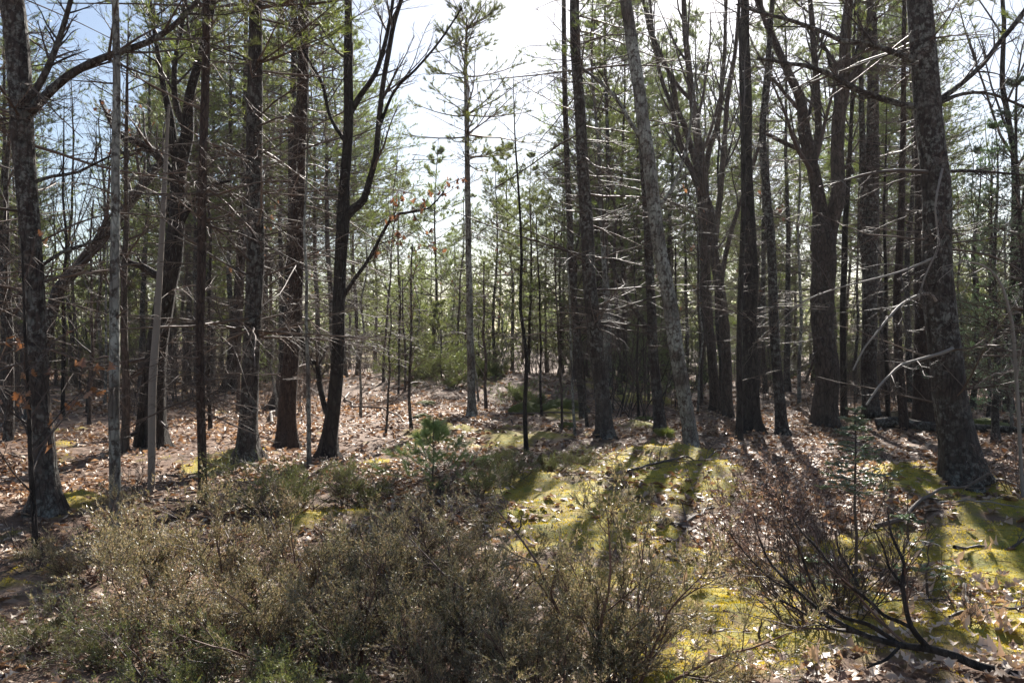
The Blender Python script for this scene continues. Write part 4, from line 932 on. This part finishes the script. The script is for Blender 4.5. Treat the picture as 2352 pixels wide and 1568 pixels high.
for i, (ox, D, s) in enumerate([(955, 24, 1.5), (1000, 25, 1.7), (1045, 26, 1.6), (1090, 24.5, 1.4), (1010, 29, 1.9), (1060, 28.5, 1.9), (915, 26, 1.5), (1130, 25, 1.3), (1230, 20.5, 1.1), (1040, 23, 1.2), (970, 28, 1.9), (1190, 22, 1.2)]):
    x = (ox-CX)/F*D
    words_ = ['leftmost', 'lower left', 'topmost middle', 'right-hand', 'hindmost left', 'hindmost right', 'outer left', 'small lower right', 'shaded one by the boulders', 'front middle', 'farthest left', 'rear one by the boulders'][i]
    first_or_dup(JP[4], (x, D, g1(x, D)-.08), i*1.1, 'sunny spreading juniper on the far mound beyond the clearing, '+words_, 'juniper', 'junipers on the far mound', s*.85*.85)

# ------------------------------------------------------------------ brown leathery shrubs on the right, thin undergrowth
SH = proto_brush(301, .85, 'leatherleaf_shrub', 15, TW_RED, 3, .55, LF_SHRUB, .026, r0=.004)
SH2 = proto_brush(302, .7, 'leafless_shrub', 18, TW_DARK, 0, .6, r0=.004)
for i, (ox, D, s, lab) in enumerate([(1670, 6.6, .8, 'brown-leaved shrub right of the moss hummock'), (1790, 6.3, .95, 'densest brown-leaved shrub, in front of the dark stems'), (1890, 6.6, .9, 'brown-leaved shrub below the stout forking maple'),
                                     (1720, 5.5, .75, 'lower brown-leaved shrub with reddish tips beside the yellow moss'), (1735, 7.8, .8, 'pink-tinged shrub at the foot of the dark stems'), (1850, 7.4, .8, 'brown-leaved shrub behind the little fir'),
                                     (2330, 8.5, .8, 'brown shrub by the right edge behind the great trunk'), (1980, 7.2, .7, 'small brown shrub right of the little fir')]):
    x = (ox-CX)/F*D; first_or_dup(SH, (x, D, g1(x, D)), i*1.7, lab, 'shrub', 'brown-leaved shrubs', s)
for i, (ox, D, s, lab) in enumerate([(1870, 4.75, 1.25, 'leafless fine-twigged bush leaning left at the edge of the bright moss'), (1930, 5.0, 1.3, 'leafless fine-twigged bush behind the bent bare branches'), (930, 5.8, 1.0, 'grey leafless twigs sticking out of the juniper thicket'), (2230, 4.7, .5, 'small leafless twiglets on the moss at the right'),
                                     (640, 7.4, .6, 'tangle of grey twigs below the reddish pine'), (790, 8.0, .7, 'grey twiggy bush at the foot of the forked tree'), (1010, 8.2, .5, 'thin grey twigs in front of the pine seedling'), (300, 8.0, .8, 'thin bare twigs between the slim tree and the dead pole'), (2060, 6.0, .6, 'thin bare twigs among the fir sprays'), (100, 5.9, .8, 'bare twigs in front of the snag')]):
    x = (ox-CX)/F*D; first_or_dup(SH2, (x, D, g1(x, D)), i*1.3, lab, 'shrub', 'leafless low shrubs', s, (0, -.55 if i < 2 else 0))

# the bent bare branches in the lower right corner
def bent_shrub():
    def q(zx, zy, w, D): return ((2300+zx*.4915)/1.4694, (1800+zy*.4915)/1.4694, w, D)
    b = at((2300+2260*.4915)/1.4694, (1800+975*.4915)/1.4694); root = thing('bent_bush', 'dark bare bush whose bent stems fan up to the left from the lower right corner', 'bush', b)
    D0 = b[1]; allp = []
    lines = [[(2300, 985, 26, 0), (2180, 945, 26, .0), (2000, 900, 26, .02), (1850, 835, 25, .04), (1700, 790, 23, .06), (1480, 760, 19, .08), (1250, 690, 16, .1), (1080, 600, 14, .12), (930, 500, 12, .15), (820, 405, 11, .2), (700, 290, 9, .25), (610, 190, 7, .3), (540, 40, 5, .35), (500, -120, 3, .4)],
             [(1720, 795, 18, .06), (1650, 720, 16, .06), (1590, 640, 15, .06), (1555, 520, 14, .08), (1530, 350, 12, .1), (1540, 210, 10, .12), (1490, 100, 8, .15), (1440, -20, 6, .2), (1420, -160, 3, .25)],
             [(1490, 762, 13, .08), (1370, 680, 13, .1), (1270, 620, 13, .12), (1100, 570, 12, .15), (1000, 490, 11, .18), (900, 360, 9, .22), (850, 230, 8, .26), (790, 80, 6, .3), (700, -60, 4, .35)],
             [(1580, 640, 11, .06), (1500, 600, 11, .08), (1400, 560, 11, .1), (1320, 480, 11, .12), (1230, 410, 11, .15), (1130, 330, 10, .18), (1060, 240, 9, .2), (1000, 180, 9, .25), (930, 90, 8, .3), (830, -10, 6, .35), (760, -120, 4, .4)],
             [(1550, 480, 9, .08), (1500, 330, 8, .1), (1430, 230, 7, .15), (1400, 120, 5, .2), (1330, -20, 3, .2)],
             [(1210, 365, 8, .15), (1150, 250, 7, .2), (1080, 130, 6, .25), (1050, -10, 4, .3)],
             [(820, 405, 7, .2), (640, 330, 6, .2), (500, 200, 5, .25), (380, 60, 4, .3), (300, -60, 3, .3)],
             [(1250, 690, 8, .1), (1000, 640, 7, .12), (800, 520, 6, .15), (640, 430, 5, .2), (540, 330, 4, .25)],
             [(1490, 770, 9, .05), (1400, 860, 8, .0), (1330, 890, 7, -.02), (1270, 920, 5, -.03)]]
    for i, l in enumerate(lines):
        pts = [q(a, c, w/2*.70*1.0, d) for a, c, w, d in l]
        P, rr = trunk_path(pts, D0); rr = np.array([p[2]*1.1/F*D0 for p in pts])*.42; rr = rr*4.4
        P, rr = smooth_path(P, rr, .03); P[:, 2] = np.maximum(P[:, 2], gh(P[:, 0], P[:, 1])+.004)
        m = MB(); trunk_mesh(m, P, rr*.55, 10, i+3, .32, 0, wob=1.3, knots=9); m.build('stem', BK_OAK, root, origin=b)
        t = np.linspace(0, 1, 14); s = np.linspace(0, 1, len(P)); allp.append((np.stack([np.interp(t, s, P[:, k]) for k in range(3)], -1), np.interp(t, s, rr*.55)))
    A = np.stack([a[0] for a in allp]); AR = np.stack([a[1] for a in allp]); r = rng(9); m = MB()
    c, rc = spawn(A, AR, 10, .3, .98, .5, r, .28, .5, 7, .07, .5, 0, rmin=.0016, tipfall=.3); m.tubes(c, rc, 4)
    d, rd = spawn(c, rc, 5, .15, .98, .55, r, .4, .6, 5, .09, .3, 0, rmin=.0012); m.tubes(d, rd, 3)
    m.build('twigs', TW_RED, root, 'stuff', origin=b)
bent_shrub()

# ------------------------------------------------------------------ little conifers
def seedling(name, label, ox, D, Hh, wid, seed, m_, nl, kind='pine', by=None, bare=.0, tag_='seedling'):
    b = at(ox, by) if by else np.array([(ox-CX)/F*D, D, g1((ox-CX)/F*D, D)])
    r = rng(seed); root = thing(name, label, tag_, b)
    st = MB(); P = np.array([[0, 0, z] for z in np.linspace(-.03, Hh, 8)])+np.concatenate([np.zeros((1, 3)), r.normal(size=(7, 3))*.006*np.array([1, 1, 0])]); rr = np.linspace(.011, .003, 8)*max(1, Hh)
    st.tubes(P[None], rr[None], 8); st.build('stem', TW_DARK, root)
    nwh = int(Hh/.13); h = []; az = []
    for w_ in range(nwh):
        z = Hh*(bare+(1-bare)*w_/nwh)
        k = r.integers(4, 7); h += list(z+r.normal(size=k)*.01); az += list(r.uniform(0, 6.28)+np.arange(k)*6.28/k)
    h = np.array(h); az = np.array(az); t = (h/Hh); L = wid*(1.05-t)*r.uniform(.7, 1.1, len(h)); el = (.25+.5*t) if kind == 'pine' else (.02+.25*t)
    D_ = np.stack([np.cos(az)*np.cos(el), np.sin(az)*np.cos(el), np.sin(el)], -1)
    br = MB(); p, q = grow(np.stack([h*0, h*0, h], -1), D_, L, .004, 6, .06, .3 if kind == 'pine' else -.1, r); br.tubes(p, q, 4)
    p2, q2 = spawn(p, q, 8 if kind == 'pine' else 10, .2, .95, .75, r, .4, .7, 4, .05, .1, .85 if kind != 'pine' else .4, rmin=.0014); br.tubes(p2, q2, 3)
    br.build('branches', TW_DARK, root, 'stuff')
    nd = MB()
    if kind == 'pine':
        e, d = ends(p2, .3, 3, r); e2, d2 = ends(p, .5, 4, r); needle_tufts(nd, np.vstack([e, e2]), np.vstack([d, d2]), 22, nl, .0028, r, .8)
    else:
        ok = r.uniform(size=len(p2)) > .15
        e, d = ends(p2[ok], .0, 40, r); sd = norm(np.cross(d, np.array([0, 0, 1.])))*np.where(r.uniform(size=(len(e), 1)) > .5, 1, -1)
        dd = norm(sd+d*.5+r.normal(size=e.shape)*.12+np.array([0, 0, .15])); nd.blades(e, dd, nl*r.uniform(.8, 1.1, len(e)), .0068, r)
        e, d = ends(p[:, 2:], .0, 12, r); nd.blades(e, norm(perp(d, r)+d*.5), nl, .0042, r)
    nd.build('needles', m_, root, 'stuff'); return root
seedling('pine_seedling', 'bright green waist-high pine seedling in the sun in the middle foreground', 995, 0, .74, .62, 401, ND_SEED, .085, by=1118)
seedling('fir_sapling', 'young fir with flat frosty sprays and bare lower twigs in front of the stout maple', 1965, 5.6, 1.25, .55, 402, ND_FIR, .020, 'fir', bare=.5, by=None, tag_='fir')
seedling('fir_sapling', 'low pale-green fir sprays spreading over the moss below the great right trunk', 2130, 5.4, .34, .38, 403, ND_FIR, .020, 'fir', tag_='fir')
seedling('fir_sapling', 'small fir sprays just above the moss left of the great right trunk', 2085, 6.6, .38, .30, 404, ND_FIR, .018, 'fir', tag_='fir')
seedling('pine_seedling', 'tiny pine tuft on the bright moss at the lower right', 1745, 4.45, .11, .10, 405, ND_JUN2, .07)
seedling('pine_seedling', 'small pine tuft at the edge of the sunny moss strip on the left', 1195, 6.9, .12, .12, 406, ND_JUN2, .08)
seedling('pine_seedling', 'small dark pine tuft in front of the lichen-speckled trunk', 1525, 12.2, .35, .28, 407, ND_PINE, .08)
seedling('fir_sapling', 'small feathery fir half hidden behind the twigs right of the brown-leaved shrubs', 1880, 5.2, .42, .30, 408, ND_FIR, .018, 'fir', tag_='fir')
seedling('pine_sapling', 'young pine showing green between the trunks right of the drooping-boughed pine', 1490, 21.0, 3.2, 1.2, 410, ND_YEL, .10, by=None, tag_='sapling')

# ------------------------------------------------------------------ mossy boulders and hummocks
def boulder(label, ox, D, rx, ry, rz, seed, name='mossy_boulder', m_=None):
    x = (ox-CX)/F*D; b = np.array([x, D, g1(x, D)])
    n, k = 28, 14; th = np.linspace(0, 2*math.pi, n, endpoint=False); ph = np.linspace(0, 1, k)*math.pi*.62
    T, Pp = np.meshgrid(th, ph); X_ = np.cos(T)*np.sin(Pp); Y_ = np.sin(T)*np.sin(Pp); Z_ = np.cos(Pp)
    d = 1+.55*fbm(X_*1.7+seed, Y_*1.7+Z_, seed, 4)+.18*fbm(X_*6+seed, Y_*6+Z_*5, seed+3, 3)
    V = np.stack([X_*rx*d, Y_*ry*d, Z_*rz*d-.02], -1); idx = np.arange(n*k).reshape(k, n); a = idx[:-1]; bq = np.roll(a, -1, 1); c = idx[1:]; dd = np.roll(c, -1, 1)
    m = MB(); m.add(V, np.stack([a, c, dd, bq], -1)); o = m.build(name, m_ or STONE_M, None); o.location = b; tag(o, label, 'boulder' if 'bould' in name else 'hummock'); return o
boulder('long dark mossy boulder right of the slender lone pine', 1300, 18.5, .55, .4, .34, 1)
boulder('rounded mossy boulder at the left of the dark hollow behind the saplings', 1205, 18.2, .4, .35, .32, 2)
boulder('low shaded boulder between the two mossy boulders', 1250, 19.2, .55, .4, .22, 3)
boulder('small bright moss cushion among leaves left of the drooping-boughed pine', 1303, 14.6, .17, .15, .14, 4, 'moss_hummock')
boulder('sunlit flat moss cushion right of the drooping-boughed pine', 1478, 17.2, .30, .2, .13, 5, 'moss_hummock')
boulder('moss cushion at the edge of the sunny leaves left of the lone pine', 978, 19.5, .25, .2, .12, 6, 'moss_hummock')
boulder('nearer small moss cushion on the leafy clearing', 972, 15.6, .2, .18, .10, 7, 'moss_hummock')
boulder('dark mossy boulder in the wet ground at the right edge', 2265, 15.0, .5, .3, .26, 8)

# ------------------------------------------------------------------ fallen branches and logs
def log(label, ox1, oy1, ox2, oy2, rad, seed, m_=BK_PINE, name='fallen_log', lift=.0, twigs=0, bend=.05, S=10):
    a = at(ox1, oy1); c = at(ox2, oy2); r = rng(seed); n = 9; t = np.linspace(0, 1, n)[:, None]
    P = a*(1-t)+c*t; L = np.linalg.norm(c-a); P[1:-1, :2] += r.normal(size=(n-2, 2))*bend*L*.25
    P[:, 2] = gh(P[:, 0], P[:, 1])+rad*.8+lift*np.linspace(0, 1, n)+.01
    rr = rad*np.linspace(1, .45, n); P2, q = smooth_path(P, rr, max(L/30, .04)); b = P2[0].copy()
    if twigs:
        root = thing(name, label, 'log' if 'log' in name else 'branch', b); m = MB(); trunk_mesh(m, P2, q, S, seed, .12, 0, wob=.5, knots=3); m.build('stem', m_, root, origin=b)
        tt = np.linspace(0, 1, 12); s = np.linspace(0, 1, len(P2)); A = np.stack([np.interp(tt, s, P2[:, k]) for k in range(3)], -1)[None]; AR = np.interp(tt, s, q)[None]
        m = MB(); x, rx = spawn(A, AR, twigs, .15, .98, .7, r, .3, .5, 6, .1, .15, .5, rmin=.002); x[..., 2] = np.maximum(x[..., 2], gh(x[..., 0], x[..., 1])+.003); m.tubes(x, rx, 4)
        y, ry = spawn(x, rx, 4, .2, .98, .7, r, .45, .6, 4, .1, .1, .3, rmin=.0014); m.tubes(y, ry, 3); m.build('twigs', m_ if m_ in (TW_PALE, TW_DEAD, TW_DARK) else TW_DEAD, root, 'stuff', origin=b)
        return root
    m = MB(); trunk_mesh(m, P2, q, S, seed, .12, 0, wob=.5, knots=3); o = m.build(name, m_, None, origin=b); o.location = b; return tag(o, label, 'log' if 'log' in name else 'branch')
log('long low log lying behind the great right trunk at the edge of the wet ground', 2010, 985, 2400, 1000, .11, 1)
log('straight dark stick lying on the moss, running out of the right edge', 2190, 1262, 2400, 1228, .017, 2, TW_DARK, 'fallen_branch', twigs=3)
log('forked fallen branch with broken pale ends in front of the great right trunk', 2010, 1215, 2270, 1118, .022, 3, TW_DEAD, 'fallen_branch', .12, 9)
log('pale curved stick crossing the forked fallen branch', 2120, 1160, 2330, 1175, .012, 4, TW_PALE, 'fallen_branch', .03, 8)
log('dark broken branch lying on the yellow moss left of the brown-leaved shrubs', 1510, 1215, 1640, 1180, .024, 5, TW_DARK, 'fallen_branch', .03, 6)
log('dark twiggy branch beside the sunny moss hummock', 1430, 1090, 1690, 1045, .016, 6, TW_DARK, 'fallen_branch', .03, 12)
log('thin level stick lying across the leaves right of the slender lone pine', 1105, 958, 1370, 962, .022, 7, TW_DEAD, 'fallen_branch', .1, 4)
log('slanting dead branch in the sunny leaves left of the clearing', 800, 905, 925, 985, .03, 8, TW_DEAD, 'fallen_branch', .1, 12)
log('whitish broken branch leaning low behind the mossy-footed pine', 625, 975, 655, 925, .03, 9, TW_PALE, 'fallen_branch', .35, 5)
log('peeling pale birch stick among oak leaves at the lower right', 2215, 1350, 2228, 1420, .016, 10, TW_PALE, 'fallen_branch', .0, 0)
log('dark forked stick at the right edge above the lower corner', 2180, 1425, 2400, 1395, .012, 11, TW_DARK, 'fallen_branch', .03, 9)
log('brown stick slanting through leaves at the left edge of the bright moss', 1500, 1345, 1680, 1330, .008, 12, TW_RED, 'fallen_branch', .03, 8)
log('grey stick lying low in the shade left of the little fir', 1700, 1075, 1850, 1060, .012, 13, TW_DEAD, 'fallen_branch', .02, 6)
log('fallen branch propped among leaves in the wet hollow by the right edge', 2230, 1090, 2352, 1140, .014, 14, TW_PALE, 'fallen_branch', .03, 8)
TG = ['grey', 'dry', 'weathered', 'bleached', 'tangled', 'thin', 'crooked', 'brittle', 'dark', 'splayed', 'short', 'long', 'bent', 'spiky', 'mossy', 'flat']
for i in range(16):
    r = rng(800+i); ox = r.uniform(560, 1000); oy = r.uniform(1050, 1140); dx = r.uniform(-110, 110); dy = r.uniform(-18, 18)
    log(f'{TG[i]} fallen branch in the brushwood between the juniper thicket and the forked tree', ox, oy, ox+dx, oy+dy, r.uniform(.006, .013), 900+i, [TW_DEAD, TW_PALE][i % 2], 'fallen_branch', r.uniform(0, .2), 12, .2, 6)
for i in range(14):
    r = rng(850+i); ox = r.uniform(1100, 2100) if i % 2 else r.uniform(0, 500); oy = r.uniform(880, 1010) if i % 2 else r.uniform(1000, 1150); dx = r.uniform(-120, 120)
    log(f'{TG[i]} fallen branch on the shaded leaves '+('between the trunks right of the clearing' if i % 2 else 'among the trunks at the left'), ox, oy, ox+dx, oy+r.uniform(-12, 12), r.uniform(.01, .022), 950+i, [TW_DEAD, TW_DARK][i % 2], 'fallen_branch', r.uniform(0, .1), 8, .15, 6)

# ------------------------------------------------------------------ water and cable in the distance
def puddle(ox, D, rx, ry, seed):
    x = (ox-CX)/F*D; th = np.linspace(0, 6.283, 40, endpoint=False); rad = 1+.7*fbm(np.cos(th)*1.5+seed, np.sin(th)*1.5, seed, 3)
    zz = g1(x, D)
    V = np.concatenate([[[x, D, 0]], np.stack([x+np.cos(th)*rx*rad, D+np.sin(th)*ry*rad, th*0], -1)]); V[:, 2] = gh(V[:, 0], V[:, 1]).max()+.012
    m = MB(); m.add(V, T=[(0, i+1, (i+1) % 40+1) for i in range(40)]); o = m.build('woodland_pool', WATER_M, None, 'structure', smooth=False)
puddle(2320, 15.6, 1.3, 1.0, 3); puddle(2075, 17.5, 1.2, .7, 5)
for k, (yy, lab) in enumerate([(760, 'upper one of two pale cables strung level across the far wood'), (769, 'lower one of two pale cables strung level across the far wood')]):
    D = 62.0; a = pt(640, yy-1, D); c = pt(1420, yy-2+k, D); n = 14; t = np.linspace(0, 1, n)[:, None]; P = a*(1-t)+c*t; P[:, 2] -= .35*np.sin(t[:, 0]*math.pi)
    m = MB(); m.tubes(P[None], np.full((1, n), .016), 6); o = m.build('cable', WIRE_M, None, origin=P[0]); o.location = P[0]; tag(o, lab, 'cable', 'cables across the far wood')

# ------------------------------------------------------------------ a faint volume added to stand in for the lens's veiling glare
def glare_box():
    m, n, out = mat('veiling_glare'); v = node(n, 'ShaderNodeVolumePrincipled'); v.inputs['Color'].default_value = (.93, .95, 1, 1); v.inputs['Density'].default_value = .0003; v.inputs['Anisotropy'].default_value = .45
    n.links.new(v.outputs[0], out.inputs['Volume'])
    x0, x1, y0, y1, z0, z1 = -560., 560., -80., 950., -4., 24.
    V = [(x, y, z) for x in (x0, x1) for y in (y0, y1) for z in (z0, z1)]
    b = MB(); b.add(V, [(0, 1, 3, 2), (4, 6, 7, 5), (0, 4, 5, 1), (2, 3, 7, 6), (0, 2, 6, 4), (1, 5, 7, 3)]); o = b.build('glare_veil', m, None, 'stuff', smooth=False); tag(o, 'faint added volume standing in for lens glare over the distant trees', 'glare_veil')
glare_box()
# ------------------------------------------------------------------ fallen leaves, moss shoots, grass
def scatter(n, y0, y1, r, marg=1.0, p=.5):
    y = (y0**(1+p)+(y1**(1+p)-y0**(1+p))*r.uniform(size=n))**(1/(1+p)); x = r.uniform(-1, 1, n)*(y*.64+marg); return x, y
r = rng(61)
leaf_meshes = []
for k in range(8):
    m = MB(); oak_leaves(m, np.zeros((1, 3)), rng(70+k), .16, tilt=.0, curl=1.5); leaf_meshes.append(m.build('fallen_leaf', LF_BIG, link=False))
PILES = [(1960, 1505, 150, 50), (1990, 1440, 160, 40), (1620, 1330, 120, 30), (2280, 1390, 90, 45), (2250, 1530, 110, 30), (1640, 1300, 80, 30), (2330, 1460, 60, 40), (1240, 1290, 70, 35), (1850, 1420, 90, 30), (2110, 1450, 60, 25), (2080, 1250, 90, 20), (1600, 1260, 40, 20), (1560, 1440, 60, 40), (1690, 1530, 60, 20), (1330, 1240, 60, 30)]
cnt = 0
while cnt < 300:
    if r.uniform() < .7: a = PILES[r.integers(len(PILES)) if r.uniform() < .7 else r.integers(5)]; ox = a[0]+r.normal()*a[2]*.85; oy = a[1]+r.normal()*a[3]*.85
    else: ox = r.uniform(1180, 2400); oy = r.uniform(1230, 1560)
    if oy < 1180 or oy > 1640: continue
    b = at(ox, oy); o = obj('fallen_leaf', leaf_meshes[r.integers(8)], ground); o.location = b+[0, 0, r.uniform(.015, .05)]
    o.rotation_euler = (r.normal()*.25, r.normal()*.25, r.uniform(0, 6.28)); o.scale = (r.uniform(.30, .66),)*3; cnt += 1
def leafmap(x, y):
    return .62+2.2*fbm(x/1.1+20, y/1.1, 91, 3)-.74*moss(x, y)+.1
m = MB()
for (n, y0, y1, det, size) in [(10000, 3.0, 7, True, .078), (22000, 7, 11, False, .082), (38000, 11, 22, False, .095), (13000, 22, 42, False, .16)]:
    x, y = scatter(n, y0, y1, r, 1.5, .7); keep = r.uniform(size=n) < np.clip(leafmap(x, y), .05, 1)
    if y0 < 5: 
        ox = CX+x/y*F
    x, y = x[keep], y[keep]; z = gh(x, y)+r.uniform(.004, .04, len(x))
    oak_leaves(m, np.stack([x, y, z], -1), r, size, tilt=.22, detail=det, curl=.8)
ll = m.build('leaf_litter', LF_GROUND, None, 'stuff'); tag(ll, 'dry tan and brown fallen oak leaves covering the forest floor', 'leaves')
def moss_stuff():
    r = rng(62); m = MB()
    for n, y0, y1, L, W, nb in [(62000, 3.0, 6.5, .016, .0032, 4), (50000, 6.5, 13, .022, .006, 3)]:
        x, y = scatter(n, y0, y1, r, .6, .4); k = r.uniform(size=n) < moss(x, y); x, y = x[k], y[k]
        i = np.repeat(np.arange(len(x)), nb); B = np.stack([x, y, gh(x, y)-.002], -1)[i]; B[:, :2] += r.normal(size=(len(i), 2))*.006
        D = norm(np.stack([r.normal(size=len(i))*.45, r.normal(size=len(i))*.45, np.ones(len(i))], -1)); m.blades(B, D, L*r.uniform(.5, 1.3, len(i)), W, r)
    o = m.build('moss', MOSS_BL, None, 'stuff'); tag(o, 'yellow-green moss shoots carpeting the sunny ground', 'moss')
moss_stuff()
def grass_stuff():
    r = rng(63); m = MB()
    for ox, oy, n, s in [(2300, 1255, 60, .10), (1190, 1180, 70, .10), (2050, 1170, 50, .1), (1730, 1350, 30, .08), (1560, 1560, 60, .07), (1990, 1375, 30, .09), (2110, 1120, 40, .1), (1400, 1130, 30, .07), (2240, 1450, 40, .08)]:
        b = at(ox, oy); B = b+np.stack([r.normal(size=n)*.05, r.normal(size=n)*.05, np.zeros(n)], -1); az = r.uniform(0, 6.28, n)
        D = norm(np.stack([np.cos(az)*.8, np.sin(az)*.8, r.uniform(.5, 1.6, n)], -1)); m.blades(B, D, s*r.uniform(.5, 1.3, n), .003, r)
    # fine dry litter: needles and twiglets over the near floor
    o = m.build('sedge_tufts', GRASS_BL, None, 'stuff'); tag(o, 'sparse green sedge blades growing out of the moss', 'grass')
    n = 9000; x, y = scatter(n, 3, 13, r, 1, .5); az = r.uniform(0, 6.28, n); L = r.uniform(.03, .16, n)*.5; d = np.stack([np.cos(az), np.sin(az), r.normal(size=n)*.12], -1)*L[:, None]; c = np.stack([x, y, gh(x, y)+r.uniform(.004, .03, n)], -1)
    m = MB(); m.tubes(np.stack([c-d, c+d], 1), np.broadcast_to([.0016, .0010], (n, 2))*r.uniform(.6, 1.8, (n, 1)), 3)
    o = m.build('needle_litter', TW_DEAD, None, 'stuff'); tag(o, 'fine dry needles and twiglets strewn over moss and leaves', 'litter')
grass_stuff()
